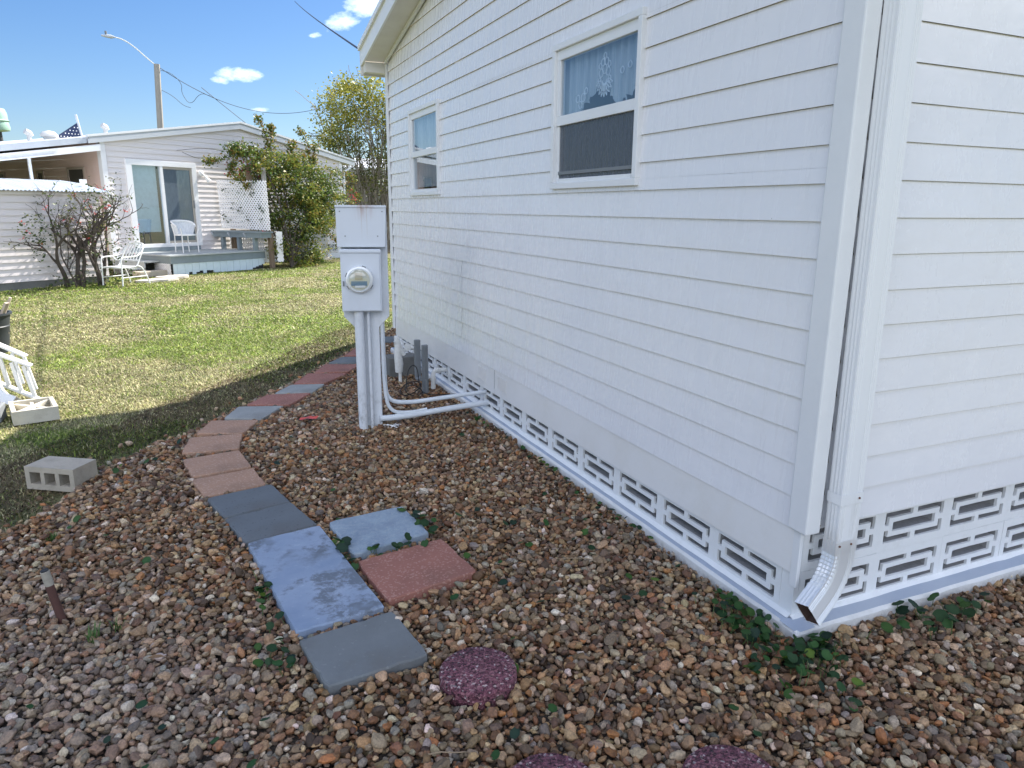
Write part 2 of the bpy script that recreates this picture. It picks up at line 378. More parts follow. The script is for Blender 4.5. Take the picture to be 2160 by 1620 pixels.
# ------------------------------------------------------------------ ground
GRAVEL = [(5.6, .5), (5.6, 1.85), (2.02, 1.85), (2.02, 7.75), (3.4, 8.4), (4.4, 9.6), (2.6, 9.75), (2.02, 8.95), (1.56, 8.15), (1.33, 7.72), (1.11, 7.41), (.90, 7.04), (.66, 6.66), (.46, 6.36), (.22, 6.05), (.02, 5.74), (-.10, 5.52), (-.22, 5.42), (-.36, 5.30), (-.55, 5.02), (-.70, 4.70), (-.80, 4.40), (-.93, 4.12), (-1.12, 3.92), (-1.7, 3.55), (-2.6, 3.1), (-2.6, .5)]
def gh(x, y): # gentle unevenness of the ground
    return (fbm(x, y, .9, 3) - .5) * .035
def make_ground():
    n = 240; lim = 1.0
    # fine grid near, stretched to the horizon
    t = np.linspace(-1, 1, n); g1 = np.sign(t) * (np.abs(t) * 14 + np.abs(t) ** 7 * 900)
    X, Y = np.meshgrid(g1, g1 + 9, indexing='ij'); x = X.ravel(); y = Y.ravel()
    z = gh(x, y) * (np.hypot(x, y) < 40) - .035
    v = np.stack([x, y, z], 1); i = np.arange(n * n).reshape(n, n)
    f = np.stack([i[:-1, :-1].ravel(), i[1:, :-1].ravel(), i[1:, 1:].ravel(), i[:-1, 1:].ravel()], 1)
    m = Mat('lawn_soil', (.2, .2, .1), .95)
    a = m.noise(1.1, 6, .65); b = m.noise(40, 5, .75); c = m.noise(.35, 3)
    c1 = m.ramp(a, [(.3, (.09, .13, .03)), (.48, (.16, .17, .06)), (.62, (.30, .25, .13))])
    m.base(m.mix(m.rng(b, .3, .7, 0, .8), c1, (.055, .05, .028))); m.bump(b, .8, .02)
    o = npmesh('lawn_ground', v, f, m.m, smooth=True); tag(o, kind='structure'); return o
make_ground()
def make_gravel_bed():
    m = Mat('gravel_bed_soil', (.07, .055, .04), .95)
    m.base(m.mix(m.noise(60, 5), (.02, .015, .011), (.06, .045, .03))); m.bump(m.noise(70, 5), 1, .02)
    b = MB(); b.add([(x, y, -.012) for x, y in GRAVEL], [tuple(range(len(GRAVEL)))])
    o = b.build('gravel_bed', m.m); tag(o, kind='structure')
make_gravel_bed()

# ------------------------------------------------------------------ paving stones
PAV = {
 'g1': [(0.227, 2.467), (0.603, 2.533), (0.651, 2.191), (0.280, 2.154)], 'blue': [(0.108, 3.376), (0.461, 3.444), (0.581, 2.573), (0.225, 2.518)],
 'lblue': [(0.502, 3.474), (0.910, 3.517), (0.951, 3.144), (0.552, 3.058)], 'red1': [(0.555, 2.993), (0.984, 3.064), (1.027, 2.687), (0.602, 2.607)],
 'g3': [(0.023, 3.731), (0.367, 3.824), (0.458, 3.477), (0.104, 3.397)], 'g2': [(-0.060, 4.045), (0.296, 4.128), (0.368, 3.831), (0.023, 3.740)],
 'p4': [(-0.132, 4.387), (0.222, 4.459), (0.271, 4.146), (-0.065, 4.070)], 'p3': [(-0.187, 4.793), (0.161, 4.843), (0.217, 4.484), (-0.125, 4.414)],
 'p2': [(-0.145, 5.256), (0.206, 5.201), (0.163, 4.874), (-0.195, 4.922)], 'p1': [(0.004, 5.649), (0.346, 5.531), (0.210, 5.218), (-0.099, 5.326)],
 'g4': [(0.217, 5.970), (0.559, 5.871), (0.359, 5.545), (0.096, 5.660)], 'r2': [(0.469, 6.300), (0.828, 6.209), (0.610, 5.877), (0.282, 5.993)],
 'g5': [(0.700, 6.590), (0.996, 6.482), (0.840, 6.223), (0.529, 6.322)], 'r3': [(0.911, 6.985), (1.270, 6.865), (0.989, 6.505), (0.728, 6.619)],
 'r4': [(1.130, 7.345), (1.479, 7.230), (1.288, 6.910), (0.968, 7.010)], 'g6': [(1.363, 7.680), (1.706, 7.570), (1.496, 7.276), (1.170, 7.390)],
 'r5': [(1.606, 8.111), (1.945, 8.010), (1.724, 7.610), (1.392, 7.710)], 'g7': [(2.069, 8.750), (2.385, 8.723), (2.271, 8.313), (1.894, 8.391)]}
def pavmat(name, c, speck, ks, rough=.85, bl=.5, sscale=130, c2=None):
    m = Mat(name, c, rough)
    s1 = m.vor(sscale, out='Color'); sep = m.t.nodes.new('ShaderNodeSeparateColor'); m.t.links.new(s1, sep.inputs[0])
    big = m.rng(m.noise(4, 6, .7), .35, .7, 0, .7)
    cc = m.mix(big, c, c2 or tuple(x * .72 for x in c))
    f = m.rng(sep.outputs[0], 1 - ks, 1 - ks + .05, 0, .7)
    dirt = m.rng(m.noise(2.6, 7, .7), .52, .72, 0, .32)
    pit = m.rng(m.vor(26), .0, .10, 1, 0); pm = math_n(m.t, 'MULTIPLY', pit, m.rng(m.noise(9, 3), .52, .58, 0, .8))
    m.base(m.mix(pm, m.mix(dirt, m.mix(f, cc, speck), (.13, .10, .07)), tuple(x * .4 for x in c))); m.bump(m.noise(sscale * .9, 5, .75), bl, .004); return m.m
PM = {'g': pavmat('grey_paver', (.175, .19, .195), (.26, .27, .27), .03, bl=.45), 'gb': pavmat('slate_paver', (.14, .158, .172), (.07, .075, .08), .05, bl=.5), 'gl': pavmat('pale_grey_paver', (.31, .32, .31), (.42, .42, .41), .05, bl=.45),
      'r': pavmat('red_paver', (.33, .140, .105), (.43, .24, .19), .20, bl=.5), 'p': pavmat('pink_paver', (.42, .25, .165), (.50, .36, .28), .18, bl=.5, c2=(.29, .17, .115))}
def bluepav(name, loc):
    m = Mat(name, (.25, .33, .47), .75)
    n1 = m.noise(7, 8, .75); n2 = m.noise(2.8, 4, .6)
    worn = math_n(m.t, 'MULTIPLY', m.rng(n1, .49, .58, 0, 1), m.rng(n2, .42, .54, 0, .85))
    white = m.rng(m.noise(18, 7, .8, (1, 2, 1)), .58, .70, 0, .35)
    c = m.mix(m.rng(m.noise(3, 4), .35, .65), (.21, .275, .385), (.31, .37, .475))
    c = m.mix(white, c, (.55, .6, .66)); m.base(m.mix(worn, c, (.115, .135, .16)))
    m.bump(math_n(m.t, 'SUBTRACT', m.noise(90, 5, .7), math_n(m.t, 'MULTIPLY', worn, .8)), .4, .004); return m.m
PM['blue'] = bluepav('worn_blue_paint', 0)
def lbluepav():
    m = Mat('thin_blue_paint', (.25, .33, .42), .8)
    c = m.mix(m.rng(m.noise(9, 8, .8), .35, .65), (.19, .25, .325), (.30, .37, .44))
    f = m.rng(m.noise(45, 6, .85), .50, .66, 0, .6)
    m.base(m.mix(f, c, (.42, .45, .46))); m.bump(m.noise(80, 6, .8), .6, .004); return m.m
PM['lblue'] = lbluepav()
PL = {'g1': ('g', 'square grey concrete paver at the near end of the path, beside the round purple stone'), 'blue': ('blue', 'long light blue painted slab with worn dark patches, largest stone of the path'),
 'lblue': ('lblue', 'square pale blue speckled slab set off the path, behind the red square paver'), 'red1': ('r', 'square red paver set off the path beside the long blue slab'),
 'g3': ('gb', 'dark slate grey paver touching the far end of the long blue slab'), 'g2': ('gb', 'dark slate grey paver between another slate paver and the first pink paver'),
 'p4': ('p', 'pink paver touching the dark slate grey pavers'), 'p3': ('p', 'pink paver second from the slate grey pavers, just before the bend of the path'),
 'p2': ('p', 'pink paver at the bend where the path turns right'), 'p1': ('p', 'pink paver just beyond the bend, next to a narrow grey paver'),
 'g4': ('gl', 'grey paver between the last pink paver and the first dark red one'), 'r2': ('r', 'red paver between two grey pavers, nearest of the far red ones'),
 'g5': ('gl', 'pale grey paver between two red pavers in the far half of the path'), 'r3': ('r', 'red paver just beyond the pale grey one, level with the red leaf behind'),
 'r4': ('r', 'red paver on the shadow edge, before the last grey paver left of the meter post'), 'g6': ('g', 'grey paver half hidden behind the meter post'),
 'r5': ('r', 'farthest red paver, mostly hidden behind the meter post'), 'g7': ('g', 'grey paver beyond the far corner of the white house')}
def paver(key):
    poly = PAV[key]; mk, lab = PL[key]
    c = np.mean(np.array(poly), 0); th = .05
    t = bpy.data.objects.new('paving_stone', None)
    top = .040 if key in ('g1', 'red1', 'blue', 'lblue') else .034
    tilt = [random.uniform(-.004, .004) for _ in range(4)]
    b = MB(); n = 4
    # densified outline with slightly chipped edges
    pts = []
    for i in range(4):
        p = Vector(poly[i]); q_ = Vector(poly[(i + 1) % 4])
        for k in range(10):
            a = k / 10; e = p.lerp(q_, a)
            inw = (Vector(c) - e).normalized() * (abs(random.gauss(0, .0022)) + (random.uniform(.003, .010) if k == 0 else 0) + (random.uniform(.003, .008) if random.random() < .05 else 0))
            pts.append((e + inw, tilt[i] * (1 - a) + tilt[(i + 1) % 4] * a))
    m = len(pts); vs = []
    for ring, (inset, z) in enumerate(((0, -.03), (0, top - .006), (.005, top))):
        for p, tz in pts:
            d = (Vector(c) - p).normalized() * inset; vs.append((p.x + d.x, p.y + d.y, z + tz))
    vs.append((c[0], c[1], top + sum(tilt) / 4))
    fs = [(r * m + j, r * m + (j + 1) % m, (r + 1) * m + (j + 1) % m, (r + 1) * m + j) for r in range(2) for j in range(m)]
    fs += [(2 * m + j, 2 * m + (j + 1) % m, 3 * m) for j in range(m)]
    b.add([(x - c[0], y - c[1], z) for x, y, z in vs], fs)
    o = b.build('paving_stone', PM[mk]); o.location = (c[0], c[1], 0)
    tag(o, lab, 'paver', 'paving stones of the garden path'); return o
for k in PAV: paver(k)
# round red-purple stepping stones
def roundmat():
    m = Mat('purple_aggregate', (.2, .06, .08), .85)
    v = m.vor(115, out='Color'); sep = m.t.nodes.new('ShaderNodeSeparateColor'); m.t.links.new(v, sep.inputs[0])
    c = m.ramp(sep.outputs[0], [(0, (.095, .028, .042)), (.35, (.19, .062, .085)), (.7, (.26, .10, .125)), (.90, (.33, .16, .17)), (.965, (.50, .38, .37))])
    pit = m.rng(m.noise(95, 4, .6), .30, .46, 0, 1)
    m.base(m.mix(pit, (.03, .012, .018), c)); m.bump(math_n(m.t, 'ADD', m.vor(115), pit), 1.0, .010); return m.m
RM = roundmat()
for (x, y, r_, lab) in ((.776, 2.03, .135, 'round purple stepping stone beside the near grey paver'), (.775, 1.462, .135, 'round purple stepping stone cut by the bottom edge, left one of the pair'), (1.255, 1.288, .14, 'round purple stepping stone cut by the bottom edge, right one of the pair')):
    b = MB(); prof = [(r_ * .99, -.03), (r_, .0), (r_, .038), (r_ * .985, .046), (r_ * .95, .051)]
    n = 72; vs = []
    for pr, pz in prof:
        for j in range(n):
            th = 2 * math.pi * j / n; k = 1 + .006 * math.sin(5 * th + x) + random.gauss(0, .004); vs.append((pr * k * math.cos(th), pr * k * math.sin(th), pz))
    vs.append((0, 0, .052))
    fs = [(i * n + j, i * n + (j + 1) % n, (i + 1) * n + (j + 1) % n, (i + 1) * n + j) for i in range(4) for j in range(n)] + [(4 * n + j, 4 * n + (j + 1) % n, 5 * n) for j in range(n)]
    b.add(vs, fs); o = b.build('stepping_stone', RM, smooth=True, angle=50); o.location = (x, y, 0)
    tag(o, lab, 'stepping stone', 'round purple stepping stones')

# ------------------------------------------------------------------ river pebbles (one object, instanced)
def make_pebbles():
    P = []
    def layer(pitch, keep, z0, zr, s0, s1, x0=-2.5, x1=4.4, y0=.85, y1=9.6):
        gx = np.arange(x0, x1, pitch); gy = np.arange(y0, y1, pitch)
        X, Y = np.meshgrid(gx, gy); x = X.ravel(); y = Y.ravel()
        x = x + rng.uniform(-.5, .5, len(x)) * pitch; y = y + rng.uniform(-.5, .5, len(y)) * pitch
        k = rng.random(len(x)) < keep; x = x[k]; y = y[k]
        k = inpoly(x, y, GRAVEL)
        wob = fbm(x, y, 3.0, 8)
        x = x[k]; y = y[k]
        s = rng.uniform(0, 1, len(x)) ** 2.0 * (s1 * 1.06 - s0) + s0 * .93
        z = z0 + rng.uniform(-zr, zr, len(x)) + (fbm(x, y, 3.5, 9) - .5) * .022
        P.append(np.stack([x, y, z, s], 1))
    layer(.0205, .97, -.009, .004, .0088, .0160)
    layer(.0262, .90, .009, .005, .0095, .0195)
    layer(.070, .55, .019, .005, .014, .025)
    # stray stones on the lawn beside the edge
    p = np.concatenate(P)
    ex = rng.uniform(-1.6, 1.6, 500); ey = rng.uniform(3.6, 8.6, 500)
    near = np.zeros(500, bool)
    ed = np.array(GRAVEL[7:24])
    d = np.min(np.hypot(ex[:, None] - ed[None, :, 0], ey[:, None] - ed[None, :, 1]), 1); k = (d < .22) & ~inpoly(ex, ey, GRAVEL)
    q_ = np.stack([ex[k], ey[k], np.full(k.sum(), .004), rng.uniform(.012, .02, k.sum())], 1); p = np.concatenate([p, q_])
    # keep clear of paving stones, stepping stones, post and the block
    for poly in PAV.values():
        c = np.mean(np.array(poly), 0); pl = [(c[0] + (a - c[0]) * .985, c[1] + (b_ - c[1]) * .985) for a, b_ in poly]
        p = p[~(inpoly(p[:, 0], p[:, 1], pl) & (p[:, 2] > -1))]
    for x, y, r_ in ((.776, 2.03, .135), (.765, 1.45, .135), (1.245, 1.275, .14), (-.605, 3.02, .02)):
        p = p[np.hypot(p[:, 0] - x, p[:, 1] - y) > r_]
    # taper heights down next to lawn edge
    n = len(p)
    me = bpy.data.meshes.new('pebbles'); me.vertices.add(n); me.vertices.foreach_set('co', p[:, :3].astype(np.float32).ravel())
    a_ = rng.uniform(.95, 1.35, n); b_ = rng.uniform(.72, .98, n); c_ = rng.uniform(.48, .78, n)
    sc3 = np.stack([a_, b_, c_], 1) * p[:, 3:4]
    rot = np.stack([rng.normal(0, .42, n), rng.normal(0, .42, n), rng.uniform(0, 6.283, n)], 1)
    pal = np.array([(.33, .19, .095), (.25, .135, .07), (.43, .29, .155), (.50, .37, .22), (.56, .46, .31), (.56, .49, .38), (.38, .31, .23), (.22, .165, .115), (.58, .54, .46), (.46, .22, .07), (.14, .09, .06), (.80, .78, .73), (.33, .33, .31)])
    pr = np.array([13, 11, 15, 14, 10, 8, 10, 10, 5, 4.5, 6, 3.2, 5]); pr = pr / pr.sum()
    ci = rng.choice(len(pal), n, p=pr); col = pal[ci] * rng.uniform(.38, 1.12, (n, 1)) * rng.uniform(.93, 1.07, (n, 3)) * np.array([[.80, .665, .54]])
    # patchy: rustier on the right and centre, paler on the left foreground
    dz = fbm(p[:, 0], p[:, 1], 1.2, 20)[:, None]
    pale = np.clip((.35 - p[:, 0:1]) * .35, 0, .22) * np.clip((4 - p[:, 1:2]) * .5, 0, 1) + (dz - .5) * .35
    gray = col.mean(1, keepdims=True); col = col * (1 - np.clip(pale, 0, .5)) + np.clip(pale, 0, .5) * (gray * .4 + np.array([[.36, .33, .29]]) * .75)
    for nm, ar, typ in (('sc3', sc3, 'FLOAT_VECTOR'), ('rot3', rot, 'FLOAT_VECTOR')):
        at = me.attributes.new(nm, typ, 'POINT'); at.data.foreach_set('vector', ar.astype(np.float32).ravel())
    at = me.attributes.new('pcol', 'FLOAT_VECTOR', 'POINT'); at.data.foreach_set('vector', np.clip(col, .01, .85).astype(np.float32).ravel())
    at = me.attributes.new('pick', 'INT', 'POINT'); at.data.foreach_set('value', rng.integers(0, 10, n).astype(np.int32))
    m = Mat('river_pebble', (.3, .2, .12), .55, 0, .4)
    at = m.attr('pcol', 'INSTANCER', 'Vector')
    oi = m.t.nodes.new('ShaderNodeObjectInfo')
    def vnoise(scale, detail):
        nn = N(m.t, 'ShaderNodeTexNoise', Scale=scale, Detail=detail, Roughness=.65)
        ad = m.t.nodes.new('ShaderNodeVectorMath'); ad.operation = 'ADD'
        g_ = m.t.nodes.new('ShaderNodeNewGeometry'); m.t.links.new(g_.outputs['Position'], ad.inputs[0]); 
        m.t.links.new(ad.outputs[0], nn.inputs['Vector']); return nn.outputs['Fac']
    sp = vnoise(140.0, 5.0); sp2 = vnoise(420.0, 3.0)
    hs = m.t.nodes.new('ShaderNodeHueSaturation'); m.t.links.new(at, hs.inputs['Color'])
    m.t.links.new(m.rng(sp, .3, .7, .6, 1.4), hs.inputs['Value']); hs.inputs['Saturation'].default_value = .95
    m.base(m.mix(m.rng(sp2, .62, .75, 0, .35), hs.outputs[0], (.08, .06, .045)))
    m.ro(m.rng(sp, .3, .7, .45, .75)); m.bump(math_n(m.t, 'ADD', sp, math_n(m.t, 'MULTIPLY', sp2, .4)), .35, .004)
    # geometry nodes
    ng = bpy.data.node_groups.new('pebble_scatter', 'GeometryNodeTree')
    ng.interface.new_socket('Geometry', in_out='INPUT', socket_type='NodeSocketGeometry')
    ng.interface.new_socket('Geometry', in_out='OUTPUT', socket_type='NodeSocketGeometry')
    L = ng.links; gi = ng.nodes.new('NodeGroupInput'); go = ng.nodes.new('NodeGroupOutput')
    join = ng.nodes.new('GeometryNodeJoinGeometry')
    for k in range(10):
        ic = ng.nodes.new('GeometryNodeMeshIcoSphere'); ic.inputs['Radius'].default_value = 1; ic.inputs['Subdivisions'].default_value = 4
        def off(scale, amt, seed, src):
            nz = ng.nodes.new('ShaderNodeTexNoise'); nz.noise_dimensions = '4D'; nz.inputs['W'].default_value = seed; nz.inputs['Scale'].default_value = scale; nz.inputs['Detail'].default_value = 1.0
            sb = ng.nodes.new('ShaderNodeVectorMath'); sb.operation = 'SUBTRACT'; L.new(nz.outputs['Color'], sb.inputs[0]); sb.inputs[1].default_value = (.5, .5, .5)
            sl_ = ng.nodes.new('ShaderNodeVectorMath'); sl_.operation = 'SCALE'; L.new(sb.outputs[0], sl_.inputs[0]); sl_.inputs['Scale'].default_value = amt
            sp_ = ng.nodes.new('GeometryNodeSetPosition'); L.new(src, sp_.inputs['Geometry']); L.new(sl_.outputs[0], sp_.inputs['Offset']); return sp_.outputs[0]
        g_ = off(.75, 1.5 if k % 3 else .9, k * 7.3, ic.outputs['Mesh']); g_ = off(1.9, .13 if k % 2 else .05, k * 3.1 + 50, g_)
        sm = ng.nodes.new('GeometryNodeSetShadeSmooth'); L.new(g_, sm.inputs[0])
        mt = ng.nodes.new('GeometryNodeSetMaterial'); mt.inputs['Material'].default_value = m.m; L.new(sm.outputs[0], mt.inputs[0])
        gt = ng.nodes.new('GeometryNodeGeometryToInstance'); L.new(mt.outputs[0], gt.inputs[0]); L.new(gt.outputs[0], join.inputs[0])
    inst = ng.nodes.new('GeometryNodeInstanceOnPoints'); L.new(gi.outputs[0], inst.inputs['Points']); L.new(join.outputs[0], inst.inputs['Instance'])
    inst.inputs['Pick Instance'].default_value = True
    def na(nm, typ):
        a = ng.nodes.new('GeometryNodeInputNamedAttribute'); a.data_type = typ; a.inputs[0].default_value = nm
        return [o_ for o_ in a.outputs if o_.enabled and o_.name == 'Attribute'][0]
    L.new(na('pick', 'INT'), inst.inputs['Instance Index']); L.new(na('sc3', 'FLOAT_VECTOR'), inst.inputs['Scale'])
    e2r = ng.nodes.new('FunctionNodeEulerToRotation'); L.new(na('rot3', 'FLOAT_VECTOR'), e2r.inputs[0]); L.new(e2r.outputs[0], inst.inputs['Rotation'])
    L.new(inst.outputs[0], go.inputs[0])
    me.materials.append(m.m)
    o = bpy.data.objects.new('gravel', me); COL.objects.link(o)
    md = o.modifiers.new('scatter', 'NODES'); md.node_group = ng
    tag(o, 'rounded brown, tan and white river pebbles covering the bed around the white house', 'gravel', kind='stuff')
    print('pebbles', n)
make_pebbles()

# ------------------------------------------------------------------ grass
def grasscol(x, y):
    g = fbm(x, y, .55, 30); h = fbm(x, y, 2.2, 33)
    f = np.clip((g * .6 + h * .4 - .43) / .16, 0, 1)      # 0 green .. 1 straw
    # greener sweep in front of the meter post, and along the far side
    band = np.exp(-(((x - 1.2) / 1.5) ** 2 + ((y - 10.6) / 1.6) ** 2)) + .8 * np.exp(-(((x + 2.4) / 1.6) ** 2 + ((y - 15.5) / 1.8) ** 2))
    f = np.clip(f * 1.0 - band * .9 + .06, 0, 1)
    return f
def make_grass():
    vs = []; fs = []; cs = []; base = 0
    def zone(x0, x1, y0, y1, dens, hl, wd):
        nonlocal base
        n = int((x1 - x0) * (y1 - y0) * dens); x = rng.uniform(x0, x1, n); y = rng.uniform(y0, y1, n)
        k = ~inpoly(x, y, GRAVEL) & (x > -.42 * y - .6) & (x < .30 * y + .6)
        bare = fbm(x, y, 1.6, 40)
        edge = inpoly(x + .12, y - .12, GRAVEL)
        k &= (rng.random(n) < np.clip(1.5 - bare, .45, 1)) & ~(edge & (rng.random(n) < .6))
        # bare dirt strip beside the gravel in the shade
        x = x[k]; y = y[k]; n = len(x)
        f = grasscol(x, y); r = rng.random(n)
        straw = r < f * .75 + .12
        g1 = np.array([(.20, .29, .045), (.29, .38, .06), (.12, .20, .03), (.38, .44, .10)])[rng.integers(0, 4, n)]
        s1 = np.array([(.52, .49, .25), (.43, .40, .19), (.60, .55, .32), (.26, .22, .11)])[rng.integers(0, 4, n)]
        c = np.where(straw[:, None], s1, g1) * rng.uniform(.40, 1.35, (n, 1)) * (.62 + .7 * fbm(x, y, 5.0, 61))[:, None]
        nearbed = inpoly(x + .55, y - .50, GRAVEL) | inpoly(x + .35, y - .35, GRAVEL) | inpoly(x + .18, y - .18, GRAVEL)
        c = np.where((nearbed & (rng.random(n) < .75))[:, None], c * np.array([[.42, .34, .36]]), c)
        h = rng.uniform(.5, 1.2, n) * hl * (1 - .25 * f); th = rng.uniform(0, 6.283, n); lean = rng.uniform(.8, 2.6, n)
        wv = wd * rng.uniform(.7, 1.3, n); dx = np.cos(th); dy = np.sin(th); px = -dy; py = dx
        z0 = gh(x, y) - .036
        p = np.zeros((n, 5, 3)); ly = h * np.sin(np.clip(lean, 0, 1.5)); lz = h * np.cos(np.clip(lean, 0, 1.45)) + .004
        mid = .55
        for j, (s_, k_) in enumerate(((-1, 0), (1, 0), (-.8, mid), (.8, mid), (0, 1))):
            up = (k_ * lz if k_ < 1 else lz * .9)
            out_ = ly * (k_ ** 1.5)
            p[:, j, 0] = x + px * s_ * wv / 2 + dx * out_; p[:, j, 1] = y + py * s_ * wv / 2 + dy * out_; p[:, j, 2] = z0 + up + (0.006 if k_ else 0)
        vs.append(p.reshape(-1, 3)); i = base + np.arange(n)[:, None] * 5
        fs.append(np.concatenate([i + np.array([[0, 1, 3]]), i + np.array([[0, 3, 2]]), i + np.array([[2, 3, 4]])])); cs.append(np.repeat(c, 5, 0)); base += n * 5
    zone(-3.2, 2.2, 3.4, 6.6, 11000, .040, .0058)
    zone(-4.4, 2.8, 6.6, 10, 5200, .042, .0085)
    zone(-6.2, 4.4, 10, 15, 2800, .046, .0135)
    zone(-8.5, 6.8, 15, 24, 1500, .05, .019)
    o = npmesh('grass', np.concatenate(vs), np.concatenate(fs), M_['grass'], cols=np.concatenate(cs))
    tag(o, 'patchy green and straw coloured lawn grass behind the gravel', 'grass', kind='stuff'); print('blades', base // 5)
make_grass()

# ------------------------------------------------------------------ laps of siding
def courses(mb, length_fn, z0, pitch, n, holes=(), proud=.014, top=None, along='y', face=0, sgn=-1, butt=()):
    """laps on plane; point(a, out, z): a along the wall, out = metres proud of the plane"""
    if not hasattr(mb, 'mi'): mb.mi = []; mb.mat2 = M_['lapedge']
    def pt(a, o, z): return (face + sgn * o, a, z) if along == 'y' else (a, face + sgn * o, z)
    for k in range(n):
        zb = z0 + k * pitch; zt = zb + pitch
        cuts = sorted({zb, zt, *[h for hh in holes for h in (hh[2], hh[3]) if zb < h < zt]})
        for za, zc in zip(cuts[:-1], cuts[1:]):
            A0, A1 = length_fn(za); B0, B1 = length_fn(zc)
            if A1 - A0 < .02: continue
            if B1 - B0 < .02: m_ = (A0 + A1) / 2; B0 = m_ - .005; B1 = m_ + .005
            segs = [(0.0, 1.0)]; spans = [(A0, A1, B0, B1)]
            for (h0, h1, hz0, hz1) in holes:
                if hz0 < (za + zc) / 2 < hz1:
                    ns_ = []
                    for a0, a1, b0, b1 in spans:
                        if h1 <= a0 or h0 >= a1: ns_.append((a0, a1, b0, b1)); continue
                        if h0 > a0: ns_.append((a0, h0, b0, h0))
                        if h1 < a1: ns_.append((h1, a1, h1, b1))
                    spans = ns_
            for a0, a1, b0, b1 in spans:
                f0 = (za - zb) / pitch; f1 = (zc - zb) / pitch
                nseg = max(1, int((a1 - a0) / .5))
                for i in range(nseg):
                    s0 = i / nseg; s1 = (i + 1) / nseg
                    x0 = a0 + (a1 - a0) * s0; x1 = a0 + (a1 - a0) * s1; y0 = b0 + (b1 - b0) * s0; y1 = b0 + (b1 - b0) * s1
                    wb = lambda a, zz: .0022 * (fbm(np.array([a]), np.array([zz * 3]), 1.3, 5)[0] - .5) * 2
                    o0 = proud * (1 - f0); o1 = proud * (1 - f1)
                    q0 = pt(x0, o0 + wb(x0, zb), za + wb(x0, zb + 9)); q1 = pt(x1, o0 + wb(x1, zb), za + wb(x1, zb + 9)); q2 = pt(y1, o1, zc); q3 = pt(y0, o1, zc)
                    mb.add([q0, q1, q2, q3], [(0, 1, 2, 3)]); mb.mi.append(0)
                    if abs(za - zb) < 1e-9: # rolled underside
                        r0 = pt(x0, 0, za + .002); r1 = pt(x1, 0, za + .002); mb.add([q0, q1, r1, r0], [(0, 1, 2, 3)]); mb.mi.append(1)
    return mb

# ================================================================== THE WHITE HOUSE
HX, HB = 1.994, 1.820           # sheathing planes of the gable wall (normal -x) and of the front wall (normal -y)
YF = 7.74
house = thing('white_house', 'white lap sided house on white openwork blocks filling the right of the picture', 'house', (2.0, 1.84, 0))
def rake(y): return 3.047 + .2 * (7.808 - y) if y > 4.7 else 3.047 + .2 * (7.808 - 4.7) - .2 * (4.7 - y)
def lenA(z):
    lo, hi = 1.86, YF
    m_ = rake(4.7) + .03
    if z > rake(YF) + .02: hi = 4.7 + (m_ - z) / .2 
    if z > rake(1.86) + .02: lo = 4.7 - (m_ - z) / .2
    return (lo, min(hi, YF))
WINS = [(3.02, 3.93, 1.715, 2.50), (6.065, 6.965, 1.715, 2.49)]
hw = [(a + .03, b - .03, c + .03, d - .03) for a, b, c, d in WINS]
b = MB(); courses(b, lenA, .431, .1262, 26, hw, along='y', face=HX, sgn=-1, proud=.0095)
wallA = b.build('gable_wall', M_['sidingA'], house)
# butt joints where two lengths of siding meet
b = MB()
for k in (1, 2, 4, 5):
    if True:
        yj = 5.545; b = MB(); z0_ = .431 + k * .1262; b.add([(HX - .0165, yj, z0_), (HX - .0165, yj + .0035, z0_), (HX - .0025, yj + .0035 , z0_ + .125), (HX - .0025, yj, z0_ + .125)], [(0, 1, 2, 3)])
        b.build('siding_joint', M_['greypaint'], wallA)
b = MB(); courses(b, lambda z: (2.075, 5.6), .446, .1262, 22, (), along='x', face=HB - .004, sgn=-1, proud=.008)
b.build('front_wall', M_['sidingA'], house)
b = MB(); b.box((2.00, 1.826, .45), (2.085, 1.834, 3.0)); b.build('corner_gap_shade', M_['greypaint'], house)  # dark strip standing in for the shadow between trim and downspout
# skirt board under the gable siding, with seams and embossed vents
b = MB(); ysk = [1.858, 4.78, 4.785, 5.08, 5.085, YF]
def zsk(y): return .2546 - (y - 1.86) / 5.9 * .030
for y0, y1 in ((1.852, 4.84), (4.845, YF)):
    n = 12
    for i in range(n):
        a = y0 + (y1 - y0) * i / n; c = y0 + (y1 - y0) * (i + 1) / n
        b.add([(HX - .006, a, zsk(a)), (HX - .006, c, zsk(c)), (HX - .004, c, .436), (HX - .004, a, .436)], [(0, 1, 2, 3)])
        b.add([(HX - .006, a, zsk(a)), (HX - .006, c, zsk(c)), (HX + .01, c, zsk(c)), (HX + .01, a, zsk(a))], [(0, 1, 2, 3)])
skirt_mat = painted('skirt_board_paint', (.83, .82, .81), .42, .35, 3, .25, 40, (.66, .63, .55))
sk = b.build('skirt_board', skirt_mat, house)
b = MB()
for y0, z0_ in ((4.62, .30), (5.02, .30)):
    b = MB()
    for i in range(9): b.box((HX - .0105, y0 + i * .018, z0_), (HX - .0068, y0 + i * .018 + .008, z0_ + .085))
    b.box((HX - .0090, y0 - .01, z0_ - .01), (HX - .0070, y0 + .17, z0_ - .004)); b.box((HX - .0090, y0 - .01, z0_ + .09), (HX - .0070, y0 + .17, z0_ + .096))
    b.build('louvre', skirt_mat, sk)
